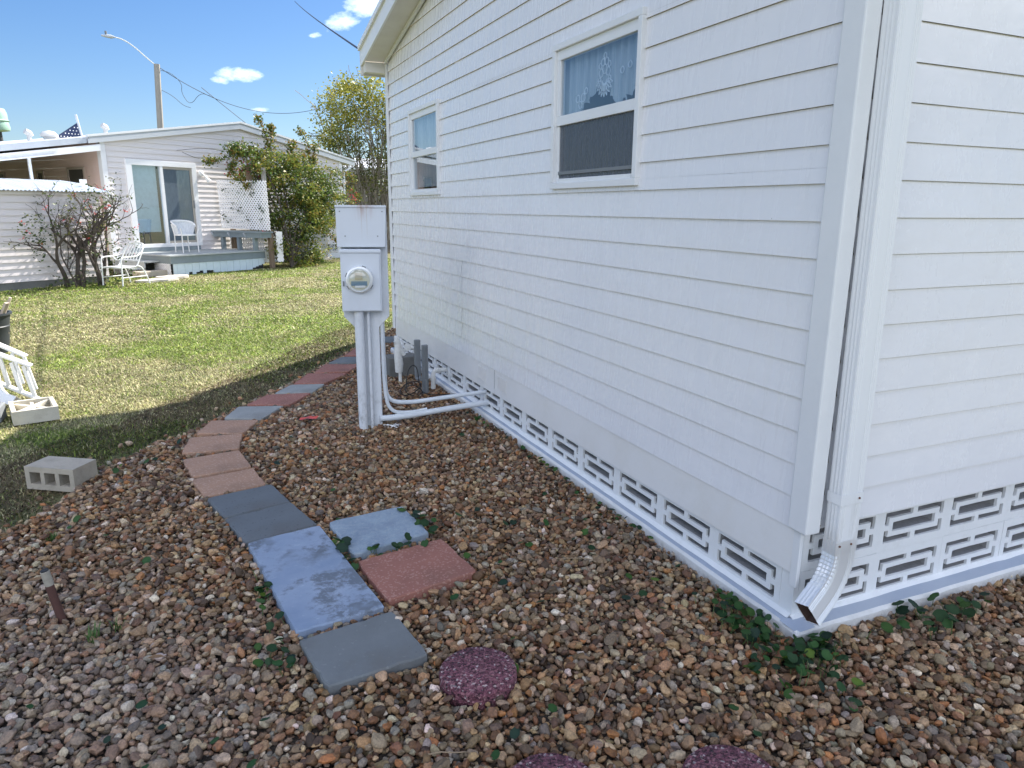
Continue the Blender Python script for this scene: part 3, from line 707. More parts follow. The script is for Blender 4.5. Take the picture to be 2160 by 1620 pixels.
# corner trims
b = MB()
b.prism([(1.965, 1.775, .44), (1.965, 1.866, .44), (1.985, 1.866, .44), (1.985, 1.79, .44), (2.036, 1.79, .44), (2.036, 1.775, .44)], (0, 0, 2.45))
b.build('corner_trim', M_['trim'], house, bevel=.006)
b = MB(); b.prism([(1.968, YF - .002, .30), (1.968, YF + .055, .30), (2.06, YF + .055, .30), (2.06, YF + .04, .30), (1.985, YF + .04, .30), (1.985, YF - .002, .30)], (0, 0, 2.74)); b.build('corner_trim', M_['trim'], house)
b = MB(); b.box((1.99, 1.818, .20), (2.006, 1.856, .44)); b.build('corner_board', M_['greywood'] if False else M_['trim'], house, bevel=.003)
# hidden shell so the house is closed and casts its real shadow
b = MB(); b.box((2.035, YF - .02, .28), (10, YF + .04, 3.1)); b.build('rear_wall', M_['sidingA'], house)
# roof
ZR = rake(4.7)
b = MB()
XR, XE = 1.75, 10.4
def slab(b, x0, x1, prof, th):
    n = len(prof)
    vs = [(x, y, z) for x in (x0, x1) for y, z in prof] + [(x, y, z + th) for x in (x0, x1) for y, z in prof]
    i = lambda a, k, t: t * 2 * n + a * n + k
    fs = []
    for k in range(n - 1):
        fs += [(i(0, k, 0), i(1, k, 0), i(1, k + 1, 0), i(0, k + 1, 0)), (i(0, k, 1), i(1, k, 1), i(1, k + 1, 1), i(0, k + 1, 1))]
        for a in (0, 1): fs.append((i(a, k, 0), i(a, k + 1, 0), i(a, k + 1, 1), i(a, k, 1)))
    for k in (0, n - 1): fs.append((i(0, k, 0), i(1, k, 0), i(1, k, 1), i(0, k, 1)))
    b.add(vs, fs)
prof = [(1.42, rake(1.42) + .10), (4.7, ZR + .10), (7.84, rake(7.84) + .10)]
slab(b, XR + .012, XE, prof, .07)
roof = b.build('roof', M_['roofwhite'], house)
b = MB(); prf = [(1.42, rake(1.42) - .012), (4.7, ZR - .012), (7.90, rake(7.90) - .012)]; slab(b, XR - .006, XR + .014, prf, .15); b.build('fascia', M_['trim'], roof, bevel=.002)
b = MB(); prd = [(1.42, rake(1.42) + .136), (4.7, ZR + .136), (7.91, rake(7.91) + .136)]; slab(b, XR - .028, XR + .09, prd, .050)
for k in range(26):
    y = 7.8 - k * .115; b.tube([(XR - .034, y, rake(y) + .150), (XR - .026, y, rake(y) + .150)], .006, 8)
b.build('drip_edge', M_['fasciablue'] if False else M_['trim'], roof)
b = MB()
slab(b, XR + .015, HX + .005, [(1.42, rake(1.42)), (4.7, ZR), (7.80, rake(7.80))], .012); b.build('soffit', M_['soffit'], roof)
b = MB(); slab(b, HX - .042, HX - .020, [(1.8, rake(1.8) - .030), (4.7, ZR - .030), (7.74, rake(7.74) - .030)], .028); b.build('frieze_strip', M_['trim'], roof)
b = MB(); b.box((XR + .015, 7.775, 2.945), (2.05, 7.89, 3.04)); b.box((XR - .004, 7.893, 2.93), (10.2, 7.93, 3.16)); b.build('eave_box', M_['soffit'], roof)
b = MB(); b.box((2.06, 1.46, 2.87), (10.2, 1.80, 2.885)); b.box((XR, 1.36, 2.85), (10.2, 1.43, 3.0)); b.build('front_eave', M_['trim'], roof)
# inner floor/ceiling and dark rooms so the windows look into a dim interior
b = MB(); b.box((2.06, 1.87, .47), (9.9, 7.70, .50)); b.box((2.06, 1.87, 2.62), (9.9, 7.70, 2.65)); b.box((4.6, 1.87, .5), (4.65, 7.7, 2.62)); b.box((2.06, 5.0, .5), (4.6, 5.05, 2.62)); b.box((2.06, 1.87, .5), (4.6, 1.9, 2.62)); b.box((2.06, 7.66, .5), (4.6, 7.70, 2.62))
b.build('room_partition', painted('interior_wall', (.34, .30, .26), .8), house)
b = MB()
for y0, y1, z0_, z1_ in ((1.90, 3.05, .5, 2.62), (3.90, 6.09, .5, 2.62), (6.94, 7.66, .5, 2.62), (3.05, 3.90, .5, 1.745), (6.09, 6.94, .5, 1.745), (3.05, 3.90, 2.47, 2.62), (6.09, 6.94, 2.46, 2.62)):
    b.box((HX + .012, y0, z0_), (HX + .06, y1, z1_))
b.build('inner_wall_lining', painted('lining', (.5, .48, .45), .8), house)

def window(y0, y1, z0, z1, kind):
    xo = HX - .030
    w_ = MB()
    t = .035
    for (a, c, d, e) in ((y0, y1, z0, z0 + t), (y0, y1, z1 - t, z1), (y0, y0 + t, z0 + t, z1 - t), (y1 - t, y1, z0 + t, z1 - t)):
        w_.box((xo, a, d), (HX + .012, c, e))
    wn = w_.build('window', M_['trim'], house, bevel=.003)
    f = MB(); i0, i1, j0, j1 = y0 + t, y1 - t, z0 + t, z1 - t; zm = z0 + .375; s = .040; xi = HX - .014
    for (a, c, d, e) in ((i0, i1, j1 - s - .012, j1), (i0, i0 + s * .6, zm + .026, j1 - s - .012), (i1 - s, i1, zm + .026, j1 - s - .012), (i0, i1, zm - .026, zm + .026)):
        f.box((xi, a, d), (HX + .02, c, e))
    f.box((xi + .008, i0, j0), (HX + .02, i0 + s * .5, zm - .026)); f.box((xi + .008, i1 - s * .7, j0), (HX + .02, i1, zm - .026)); f.box((xi - .006, i0 + s * .5, j0), (HX + .02, i1 - s * .7, j0 + .022))
    f.build('sash', M_['trim'], wn, bevel=.002)
    g = MB(); g.add([(xi + .012, i0 + .02, zm + .02), (xi + .012, i1 - .03, zm + .02), (xi + .012, i1 - .03, j1 - .045), (xi + .012, i0 + .02, j1 - .045)], [(0, 1, 2, 3)]); g.build('glass', M_['glass'], wn)
    g = MB(); g.add([(xi + .022, i0 + .016, j0 + .02), (xi + .022, i1 - .026, j0 + .02), (xi + .022, i1 - .026, zm - .02), (xi + .022, i0 + .016, zm - .02)], [(0, 1, 2, 3)]); g.build('glass', M_['glass'], wn)
    if kind == 1:
        g = MB(); g.add([(xi + .014, i0 + .016, j0 + .02), (xi + .014, i1 - .026, j0 + .02), (xi + .014, i1 - .026, zm - .024), (xi + .014, i0 + .016, zm - .024)], [(0, 1, 2, 3)]); g.build('insect_screen', M_['screen'], wn)
        g = MB(); g.box((xi + .004, i0 + .03, j0 + .045), (xi + .02, i1 - .03, j0 + .062)); g.build('screen_rail', M_['greypaint'], wn)
    # curtain with folds, scalloped edge on the upper half
    c = MB(); n = 130; xs = HX + .050
    for i in range(n):
        a0 = y0 + .02 + (y1 - y0 - .04) * i / n; a1 = y0 + .02 + (y1 - y0 - .04) * (i + 1) / n
        def low(a):
            q_ = (a - y0) / (y1 - y0)   # 0 near side .. 1 far side
            if kind == 2: return z0 + .08
            return zm + .04 + .09 * math.cos(q_ * 11.5) * (.5 if q_ > .5 else .8) + .02 * abs(math.sin(q_ * 60)) + (.07 if q_ < .3 else (.03 if q_ < .75 else -.05))
        def xx(a): return xs + .010 * math.sin(a * 85) + .006 * math.sin(a * 190)
        c.add([(xx(a0), a0, low(a0)), (xx(a1), a1, low(a1)), (xx(a1), a1, z1 - .02), (xx(a0), a0, z1 - .02)], [(0, 1, 2, 3)])
    c.build('curtain', M_['curtain'], wn, smooth=True)
    if kind == 1:
        l = MB(); yc, zc = y0 + .42, zm + .165; xl = HX + .030
        for i in range(9):   # lace flower petals
            th = math.pi * (1.08 + .84 * i / 8) ; r1, r2 = .035, .085
            p0 = Vector((xl, yc + math.cos(th) * .02, zc + math.sin(th) * .02)); p1 = Vector((xl, yc + math.cos(th) * r2, zc + math.sin(th) * r2)); nrm = Vector((0, -math.sin(th), math.cos(th))) * .012
            mid = (p0 + p1) / 2
            l.tube([p0, mid + nrm, p1], .0026, 5); l.tube([p0, mid - nrm, p1], .0026, 5)
        for (dy, dz, rr) in ((0, .05, .022), (-.035, .035, .02), (.035, .035, .02), (-.018, .085, .018), (.02, .085, .018), (.0, .115, .014), (-.05, .0, .014), (.05, 0, .014), (.045, .07, .014), (-.045, .07, .014)):
            l.tube([(xl, yc + dy + rr * math.cos(t_), zc + dz + rr * math.sin(t_)) for t_ in np.linspace(0, 6.283, 12)], .0026, 5)
        for (dy, dz, rr) in ((.22, -.06, .022), (.25, -.095, .018), (.19, -.03, .016), (.28, -.06, .02), (-.17, .02, .016), (-.24, .035, .016), (-.31, .045, .014)):
            l.tube([(xl, yc + dy + rr * math.cos(t_), zc + dz + rr * math.sin(t_)) for t_ in np.linspace(0, 6.283, 12)], .0026, 5)
        l.build('lace_pattern', M_['lace'], wn)
    return wn
wa = window(*WINS[0], 1); wa['label'] = 'larger looking near window with lace curtain and dark lower screen'
wb = window(*WINS[1], 2); wb['label'] = 'far window with pale glass in both halves'

# openwork block foundation
def lattice_block(Wd=.405, Ht=.205, D=.095):
    mx, mz = (Wd - .345) / 2, (Ht - .134) / 2
    s = .023; r_ = .024; xs = [0, mx, mx + s, mx + s + r_, Wd / 2 - .013, Wd / 2 + .013, Wd - mx - s - r_, Wd - mx - s, Wd - mx, Wd]
    zs_ = [0, mz, mz + .025, mz + .046, Ht / 2 - .012, Ht / 2 + .012, Ht - mz - .046, Ht - mz - .025, Ht - mz, Ht]
    nx, nz = 9, 9
    def solid(i, k):
        if i in (0, 8) or k in (0, 8): return True
        if i in (1, 7): return k == 4
        if k in (1, 7): return i == 4
        if i in (2, 6) or k in (2, 6): return True
        return False
    b = MB(); mi = []; jit = lambda: random.uniform(-.0012, .0012)
    P = {(i, k): (xs[i] + (jit() if 0 < i < 9 else 0), zs_[k] + (jit() if 0 < k < 9 else 0)) for i in range(10) for k in range(10)}
    def q4(i, k, y): x, z = P[(i, k)]; return (x, y, z)
    for i in range(nx):
        for k in range(nz):
            if not solid(i, k): continue
            b.add([q4(i, k, 0), q4(i + 1, k, 0), q4(i + 1, k + 1, 0), q4(i, k + 1, 0)], [(0, 1, 2, 3)]); mi.append(0)
            for (di, dk, a, c) in ((-1, 0, (0, 0), (0, 1)), (1, 0, (1, 0), (1, 1)), (0, -1, (0, 0), (1, 0)), (0, 1, (0, 1), (1, 1))):
                ii, kk = i + di, k + dk
                if not (0 <= ii < nx and 0 <= kk < nz) or not solid(ii, kk):
                    p0 = q4(i + a[0], k + a[1], 0); p1 = q4(i + c[0], k + c[1], 0); 
                    b.add([p0, p1, (p1[0], .012, p1[2]), (p0[0], .012, p0[2])], [(0, 1, 2, 3)]); mi.append(0)
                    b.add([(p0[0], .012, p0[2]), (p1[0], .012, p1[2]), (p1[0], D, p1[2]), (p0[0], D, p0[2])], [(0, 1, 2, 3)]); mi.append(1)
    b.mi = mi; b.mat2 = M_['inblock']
    return b
proto = lattice_block()
FX, FY = 2.004, 1.838
fmesh = MB()
fmesh.prism([(FX, FY, .04), (2.0285, FY, .04), (2.0285, 1.862, .04), (2.09, 1.935, .04), (2.09, 1.955, .04), (FX, 1.903, .04)], (0, 0, .40))
fmesh.box((FX + .14, FY, .04), (FX + .03 + .11, FY + .06, .43)) if False else None
found = fmesh.build('foundation', M_['block'], house)
fm2 = MB(); fm2.box((FX, 7.585, .04), (FX + .14, 7.72, .33)); fm2.build('pier', M_['block'], found)
def put_block(frame, first=[None]):
    if first[0] is None:
        o = proto.build('breeze_block', M_['block'], found, frame=ID); first[0] = o
        me = o.data; o.parent = found
        Wp = WM[found.name]; o.matrix_local = Wp.inverted() @ frame @ Wp
        return o
    o = first[0].copy(); COL.objects.link(o); o.parent = found; Wp = WM[found.name]; o.matrix_local = Wp.inverted() @ frame @ Wp; return o
for k in range(14):
    fr = Matrix.Translation((FX + random.uniform(0, .002), 1.905 + .406 * (k + 1), .058 + random.uniform(-.001, .001))) @ Matrix.Rotation(-math.pi / 2, 4, 'Z')
    put_block(fr)
for row in range(2):
    for k in range(8):
        put_block(Matrix.Translation((2.030 + .406 * k + random.uniform(-.0005, .0005), FY + random.uniform(0, .003), .044 + .2065 * row)))
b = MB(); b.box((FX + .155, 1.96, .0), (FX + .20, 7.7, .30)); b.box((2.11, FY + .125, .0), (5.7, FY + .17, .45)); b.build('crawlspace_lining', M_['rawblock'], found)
b = MB(); b.box((2.01, FY + .002, .455), (5.6, FY + .06, .48)); b.build('sill_plate', M_['greypaint'], found)
# footing: pale sides, blue-grey painted top
def footing():
    b = MB(); t = MB(); N_ = 60
    def strip(p0, p1, inn, zt, jit_):
        prev = None
        for i in range(N_ + 1):
            a = i / N_; p = Vector(p0).lerp(Vector(p1), a); w1 = (vn(p.x * 9, p.y * 9, 1, 3) - .5) * .010 ; w2 = (vn(p.x * 14, p.y * 14, 1, 6) - .5) * .007
            o = Vector((-inn[0], -inn[1], 0))
            r0 = p + o * w1 + Vector((0, 0, -.06)); r1 = p + o * w1 + Vector((0, 0, zt - .012 + w2 * .4)); r2 = p - o * (.012 + w2 * .3) + Vector((0, 0, zt + w2 * .25)); r3 = p - o * .09 + Vector((0, 0, zt + .003))
            if prev:
                b.add([prev[0], r0, r1, prev[1]], [(0, 1, 2, 3)]); b.add([prev[1], r1, r2, prev[2]], [(0, 1, 2, 3)]); t.add([prev[2], r2, r3, prev[3]], [(0, 1, 2, 3)])
            prev = (r0, r1, r2, r3)
    strip((1.953, 1.750, 0), (1.953, 7.86, 0), (1, 0), .060, 0); strip((1.950, 1.752, 0), (5.8, 1.752, 0), (0, 1), .060, 0)
    ft = b.build('footing', M_['footside'], house, smooth=True, angle=60); t.build('painted_top', M_['foottop'], ft, smooth=True)
footing()
# white cove of paint/mortar where block meets footing
b = MB(); n = 80
for i in range(n):
    y0 = 1.84 + 5.8 * i / n; y1 = 1.84 + 5.8 * (i + 1) / n; f0 = .0045 * vn(y0 * 12, 0, 1, 2); f1 = .0045 * vn(y1 * 12, 0, 1, 2)
    b.add([(FX - .010 - f0 * 2, y0, .0625), (FX - .010 - f1 * 2, y1, .0625), (FX + .002, y1, .078 + f1), (FX + .002, y0, .078 + f0)], [(0, 1, 2, 3)])
    x0 = 2.0 + 3.6 * i / n; x1 = 2.0 + 3.6 * (i + 1) / n; f0 = .0045 * vn(x0 * 12, 3, 1, 2); f1 = .0045 * vn(x1 * 12, 3, 1, 2)
    b.add([(x0, FY - .012 - f0 * 2, .0625), (x1, FY - .012 - f1 * 2, .0625), (x1, FY + .002, .072 + f1), (x0, FY + .002, .072 + f0)], [(0, 1, 2, 3)])
b.build('mortar_fillet', M_['block'], found)

# downspout: ribbed rectangular section swept down and round an elbow
def ribbed_profile(wd, dp, n=10):
    """closed outline, ribs near the corners of the wide face and all over the narrow one"""
    pts = []
    def edge(p, q_, ribs):
        p = Vector(p); q_ = Vector(q_); d = (q_ - p); L = d.length; d.normalize(); nrm = Vector((d.y, -d.x)); K = 24
        for i in range(K):
            a = i / K * L; h = 0
            for r0, r1 in ribs:
                if r0 <= a / L <= r1: h = .0018 * abs(math.sin((a / L - r0) / (r1 - r0) * math.pi * 3.0))
            pts.append(p + d * a + nrm * -h)
    edge((0, 0), (wd, 0), ((.05, .28), (.72, .95))); edge((wd, 0), (wd, dp), ((.15, .85),)); edge((wd, dp), (0, dp), ((.05, .28), (.72, .95))); edge((0, dp), (0, 0), ((.12, .88),))
    return [(p.x - wd / 2, p.y - dp / 2) for p in pts]
def sweep(b, stations, prof):
    """stations: list of (centre, xaxis, yaxis, scale)"""
    n = len(prof); vs = []
    for c, ax, ay, s in stations:
        for x, y in prof: vs.append(Vector(c) + Vector(ax) * x * s + Vector(ay) * y * s)
    k = len(stations); b.add(vs, [(i * n + j, i * n + (j + 1) % n, (i + 1) * n + (j + 1) % n, (i + 1) * n + j) for i in range(k - 1) for j in range(n)])
prf = ribbed_profile(.104, .058)
dsx = lambda z: 2.107 - .020 * (z - .42) / 1.8
dsy = 1.744
b = MB(); sweep(b, [((dsx(z), dsy, z), (1, 0, 0), (0, 1, 0), 1) for z in (.405, 3.0)], prf)
ds = b.build('downspout', M_['pipe'], house, smooth=True, angle=35)
hd = Vector((-1.0, -.22, 0)).normalized()   # heading of the elbow
side = Vector((-hd.y, hd.x, 0))
b = MB(); st = []
c = Vector((dsx(.42), dsy, .425)); d = Vector((0, 0, -1)); K = 9
st.append((c, (1, 0, 0), (0, 1, 0), 1.035)); c = c + d * .05; st.append((c, (1, 0, 0), (0, 1, 0), 1.035))
tot = R(58)
ax0 = Vector((1, 0, 0)); ay0 = Vector((0, 1, 0)); rotax = Vector((0, 0, -1)).cross(hd).normalized()
for i in range(K):
    for half in (0, 1):
        a = tot * (i + half * .75) / K
        m3 = Matrix.Rotation(a, 3, rotax); dd = m3 @ Vector((0, 0, -1))
        c = c + dd * (.015 if half else .006)
        st.append((c, m3 @ ax0, m3 @ ay0, 1.035 if half else .985))
m3 = Matrix.Rotation(tot, 3, rotax); dd = m3 @ Vector((0, 0, -1))
c = c + dd * .01; st.append((c, m3 @ ax0, m3 @ ay0, 1.02)); c = c + dd * .085; st.append((c, m3 @ ax0, m3 @ ay0, 1.02)); 
sweep(b, st, prf)
# inner skin so the open end shows thickness and a dark inside
end = len(b.v)
elbow = b.build('elbow', M_['alum'], ds, smooth=True, angle=30)
b = MB(); sweep(b, [(x[0] + dd * -.002, x[1], x[2], x[3] * .955) for x in st[-7:]], prf); c0, a0, a1, s0 = st[-5]
b.add([Vector(c0) + Vector(a0) * x * .9 + Vector(a1) * y * .9 for x, y in prf], [tuple(range(len(prf)))]); b.build('elbow_inside', painted('rusty_inside', (.10, .06, .05), .9, .6, 30), ds)
b = MB(); rect = [(-.0555, -.0325), (.0555, -.0325), (.0555, .0325), (-.0555, .0325)]
sweep(b, [((dsx(.6), dsy, z), (1, 0, 0), (0, 1, 0), 1) for z in (.570, .610)], rect); b.box((dsx(.6) + .05, 1.79, .573), (dsx(.6) + .085, 1.7935, .612))
b.build('strap', M_['pipe'], ds, bevel=.002)
for x, y, z in ((dsx(.6) + .033, 1.7105, .59), (dsx(.42) - .035, 1.7135, .408), (dsx(.42) + .022, 1.7135, .408)): b = MB(); b.tube([(x, y, z), (x, y - .003, z)], .0042, 8); b.build('screw', M_['rust'], ds)
b = MB(); b.tube([(dsx(.6) + .07, 1.79, .596), (dsx(.6) + .07, 1.787, .596)], .0045, 8); b.build('screw', M_['rust'], ds)
# unseen wedge added behind the house, shaped to throw the slanting shadow edge
b = MB(); b.prism([(2.62, 7.79, .0), (2.62, 9.72, .0), (2.62, 8.30, 2.90), (2.62, 7.79, 3.0)], (4.5, 0, 0)); b.build('shadow_wedge', M_['sidingA'], house)

# ================================================================== METER POST
mp_ = thing('electric_meter_post', 'grey painted electric meter post with rusty topped box and round glass meter', 'meter post', (1.10, 5.10, 0), R(-15))
# local frame: x right, -y towards viewer
def loc(m): return WM[mp_.name]
LF = WM[mp_.name]
lean = lambda z: 0
b = MB(); b.prism([(-.085, 0, 0), (.085, 0, 0), (.085, 0, .76), (.16, 0, .84), (.16, 0, 1.60), (-.16, 0, 1.60), (-.16, 0, .84), (-.085, 0, .76)], (0, .09, 0)); b.build('post', M_['post'], mp_, LF, bevel=.004)
b = MB(); b.prism([(-.178, -.085, 1.335), (.150, -.085, 1.335), (.160, -.085, 1.60), (-.178, -.085, 1.60)], (0, .083, 0)); b.box((-.181, -.092, 1.60), (.163, .004, 1.617)); b.build('top_box', M_['meter'], mp_, LF, bevel=.004)
b = MB(); b.box((-.160, -.105, .890), (.115, -.003, 1.322)); bx_ = b.build('meter_box', M_['meter'], mp_, LF, bevel=.005)
b = MB(); b.box((-.150, -.1125, .896), (.106, -.1055, 1.296)); b.box((-.164, -.122, 1.298), (.119, -.1052, 1.318)); b.build('meter_cover', M_['meter'], mp_, LF, bevel=.003)
mc = (-.033, -.113, 1.115)
b = MB(); b.lathe([(.0, 0), (.094, 0), (.096, .012), (.092, .026), (.086, .030), (.080, .030)], mc, (0, -1, 0), 40); mt_ = b.build('meter', M_['alum'], mp_, LF, smooth=True, angle=40)
b = MB(); b.lathe([(0, .030), (.070, .030), (.070, .034), (0, .034)], mc, (0, -1, 0), 36, False); b.build('meter_face', painted('meter_face', (.62, .60, .48), .5), mt_, LF)
b = MB(); b.box((mc[0] - .030, mc[1] - .041, mc[2] + .004), (mc[0] + .022, mc[1] - .036, mc[2] + .050)); b.build('display', painted('meter_display', (.50, .42, .26), .4), mt_, LF)
b = MB(); b.box((mc[0] - .056, mc[1] - .0385, mc[2] - .040), (mc[0] + .052, mc[1] - .0355, mc[2] - .008)); b.build('name_plate', painted('meter_plate', (.17, .27, .36), .4), mt_, LF)
b = MB(); b.box((mc[0] - .030, mc[1] - .041, mc[2] - .052), (mc[0] + .040, mc[1] - .039, mc[2] - .038)); b.build('label_strip', M_['whitemetal'], mt_, LF)
b = MB(); b.lathe([(.079, .028), (.079, .062), (.074, .074), (.060, .082), (.030, .087), (.001, .088)], mc, (0, -1, 0), 40, False); b.build('glass_dome', M_['domeglass'], mt_, LF, smooth=True)
b = MB()
for a in (150, 205, 320, 60):
    b = MB(); b.bar((mc[0] + .094 * math.cos(R(a)), mc[1] - .02, mc[2] + .094 * math.sin(R(a))), (mc[0] + .094 * math.cos(R(a + 18)), mc[1] - .02, mc[2] + .094 * math.sin(R(a + 18))), .006, .012)
    b.build('seal_clip', M_['greypaint'], mt_, LF)
b = MB(); b.box((mc[0] - .115, mc[1] - .01, mc[2] - .045), (mc[0] - .105, mc[1], mc[2] - .01)); b.build('hasp', M_['greypaint'], mt_, LF)
b = MB(); b.tube([(-.052, -.045, .90), (-.052, -.045, -.01)], .033, 20, False); b.build('conduit', M_['post'], mp_, LF, smooth=True)
b = MB(); b.tube([(.012, -.028, .90), (.012, -.028, -.01)], .0125, 12); b.build('conduit', M_['post'], mp_, LF, smooth=True)
b = MB()
for x, z in ((-.150, 1.575), (.135, 1.575), (-.12, 1.41), (.10, 1.41)):
    b = MB(); b.tube([(x, -.088, z), (x, -.084, z)], .0045, 8); b.build('bolt', M_['greypaint'], mp_, LF)
def arc(p, q_, r_, c, n=10): pass
# pipes running from the post to the house (world coordinates)
def smoothpath(pts, it=3):
    pts = [Vector(p) for p in pts]
    for _ in range(it):
        o = [pts[0]]
        for a, c in zip(pts[:-1], pts[1:]): o += [a.lerp(c, .25), a.lerp(c, .75)]
        o.append(pts[-1]); pts = o
    return pts
b = MB(); b.tube(smoothpath([(1.215, 5.12, 1.05), (1.215, 5.12, .6), (1.218, 5.115, .38), (1.225, 5.11, .20), (1.38, 5.10, .165), (1.65, 5.08, .185), (2.01, 5.06, .205)]), .0165, 12); b.build('conduit', M_['conduit'], mp_, smooth=True)
b = MB(); b.tube(smoothpath([(1.205, 5.09, .80), (1.205, 5.09, .30), (1.235, 5.07, .12), (1.38, 5.06, .10), (1.52, 5.05, .115)]), .0135, 12); b.build('conduit', M_['conduit'], mp_, smooth=True)
b = MB(); b.tube(smoothpath([(1.16, 5.06, .078), (1.36, 5.05, .078), (1.6, 5.04, .10), (2.01, 5.02, .128)]), .0225, 12); cc = b.build('conduit', M_['conduit'], mp_, smooth=True)
b = MB()
for x, z in ((1.30, .0785), (1.40, .082)):
    b = MB(); b.tube([(x - .012, 5.055, z), (x + .012, 5.054, z + .001)], .0255, 12); b.build('coupling', M_['conduit'], cc, smooth=True)
b = MB(); b.tube([(1.93, 5.03, .122), (1.945, 5.03, .124)], .027, 12); b.build('coupling', M_['conduit'], cc, smooth=True)
b = MB(); random.seed(3)
for i in range(5):
    p = Vector((1.22 + random.uniform(-.03, .06), 5.02 + random.uniform(-.03, .03), .02)); b.tube([p, p + Vector((random.uniform(-.05, .06), random.uniform(-.03, .02), .02)), p + Vector((random.uniform(-.02, .10), random.uniform(-.05, .01), .0))], .003, 6)
b.build('ground_wire', M_['alum'], mp_)

# ================================================================== PLUMBING AND CABLE BRACKETS BY THE WALL
tp = thing('garden_tap', 'white painted garden tap with frosty insulation behind the meter post', 'tap', (1.66, 6.35, 0))
b = MB(); b.tube([(1.66, 6.35, 0), (1.66, 6.35, .30)], .016, 10); b.build('riser', M_['pvcw'], tp, smooth=True)
b = MB(); random.seed(5)
b.tube([(1.648, 6.35, .12), (1.65, 6.345, .2), (1.642, 6.35, .3), (1.65, 6.35, .36), (1.63, 6.35, .46)], [.034, .040, .034, .036, .018], 10); b.tube([(1.66, 6.35, .30), (1.76, 6.36, .34), (1.82, 6.36, .33)], .02, 8); b.tube([(1.62, 6.34, .42), (1.70, 6.34, .28)], .02, 8); b.build('wrapped_valve', M_['pvcw'], tp, smooth=True)
b = MB(); b.lathe([(.001, 0), (.034, .0), (.036, .008), (.001, .01)], (1.72, 6.30, .36), (.3, -1, .2), 12); b.build('handle', M_['pvcw'], tp, smooth=True)
bl = MB(); bl.box((1.62, 6.62, 0), (1.92, 6.82, .20)); o = bl.build('concrete_block', M_['concreteD'], None, bevel=.01)
tag(o, 'dark grey concrete block against the wall behind the meter post', 'concrete block')
br = thing('cable_bracket', 'pair of grey steel uprights by the wall with coiled black cable', 'bracket', (1.72, 5.9, 0))
b = MB(); b.box((1.735, 5.86, 0), (1.785, 5.90, .45)); b.box((1.742, 5.852, .02), (1.752, 5.859, .43)); b.box((1.770, 5.852, .02), (1.780, 5.859, .43)); b.build('upright', M_['greypaint'], br, bevel=.003)
b = MB(); b.box((1.715, 6.02, .12), (1.765, 6.06, .47)); b.build('upright', M_['greypaint'], br, bevel=.003)
b = MB(); b.tube([(1.76, 5.84, -.01), (1.755, 5.84, .15)], .014, 8); b.build('fitting', M_['greypaint'], br, smooth=True); b = MB(); b.tube([(1.72, 5.98, .13), (1.73, 5.88, .15)], .02, 8); b.build('fitting', M_['greypaint'], br, smooth=True)
cb = thing('cable_coil', 'loose black cable coiled on the gravel beside the grey uprights', 'cable', (1.66, 5.85, 0))
b = MB()
def loop(cx, cz, rx, rz, tilt, y, n=22, a0=0, a1=6.5):
    return [Vector((cx + rx * math.cos(a) * math.cos(tilt) - rz * math.sin(a) * math.sin(tilt), y + .03 * math.sin(a * 1.3), cz + rx * math.cos(a) * math.sin(tilt) + rz * math.sin(a) * math.cos(tilt))) for a in np.linspace(a0, a1, n)]
b.tube(loop(1.60, .10, .10, .045, .25, 5.78), .0045, 6); b.tube(loop(1.62, .08, .085, .04, -.35, 5.76), .0045, 6); b.tube(smoothpath([(1.56, 5.78, .10), (1.57, 5.8, .22), (1.62, 5.82, .30), (1.68, 5.84, .27), (1.69, 5.84, .12), (1.72, 5.8, .02), (1.95, 5.6, .06)]), .0045, 6)
b.build('cable_loops', M_['cable'], cb, smooth=True)
el = thing('pvc_elbow_pipe', 'white plastic drain pipe with elbow leaving the block foundation', 'pipe', (1.89, 6.02, 0))
b = MB(); b.tube(smoothpath([(1.87, 6.0, -.02), (1.87, 6.0, .10), (1.87, 6.0, .185), (1.93, 6.01, .185), (2.01, 6.02, .185)], 3), .021, 12); pe = b.build('pipe', M_['pvcw'], el, smooth=True)
b = MB(); b.tube([(1.87, 6.0, .10), (1.87, 6.0, .125)], .026, 12); b.tube([(1.915, 6.005, .185), (1.935, 6.01, .185)], .026, 12); b.build('fitting', M_['pvcw'], pe, smooth=True)

# red leaf, pipe stake
b = MB(); rngv = random.Random(2); cx, cy = .69, 5.41
vs = [(cx, cy, .045)] + [(cx + .06 * (1 + .3 * rngv.random()) * math.cos(a), cy + .045 * math.sin(a), .028 + .022 * rngv.random()) for a in np.linspace(0, 6.283, 11)[:-1]]
b.add(vs, [(0, i + 1, (i + 1) % 10 + 1) for i in range(10)]); o = b.build('fallen_leaf', painted('red_leaf', (.62, .10, .08), .6, .3, 30), None); tag(o, 'small bright red leaf lying on the gravel left of the meter post', 'leaf')
st_ = thing('pipe_stake', 'short rusty brown pipe stake with a pale top leaning out of the gravel', 'stake', (-.605, 3.02, 0))
b = MB(); b.tube([(-.600, 3.02, -.03), (-.630, 3.02, .17)], .0155, 14); b.build('shaft', painted('rusty_pipe', (.10, .045, .035), .8, .5, 40), st_, smooth=True)
b = MB(); b.lathe([(.0165, 0), (.0165, .060), (.013, .062), (.012, .05)], (-.628, 3.02, .165), (-.15, 0, 1), 16, False); b.build('collar', painted('pale_collar', (.36, .33, .27), .8, .5, 60), st_, smooth=True)
b = MB(); b.lathe([(.001, .054), (.014, .054), (.0145, .066), (.001, .066)], (-.628, 3.02, .165), (-.15, 0, 1), 12, False); b.build('cap', M_['dark'], st_)

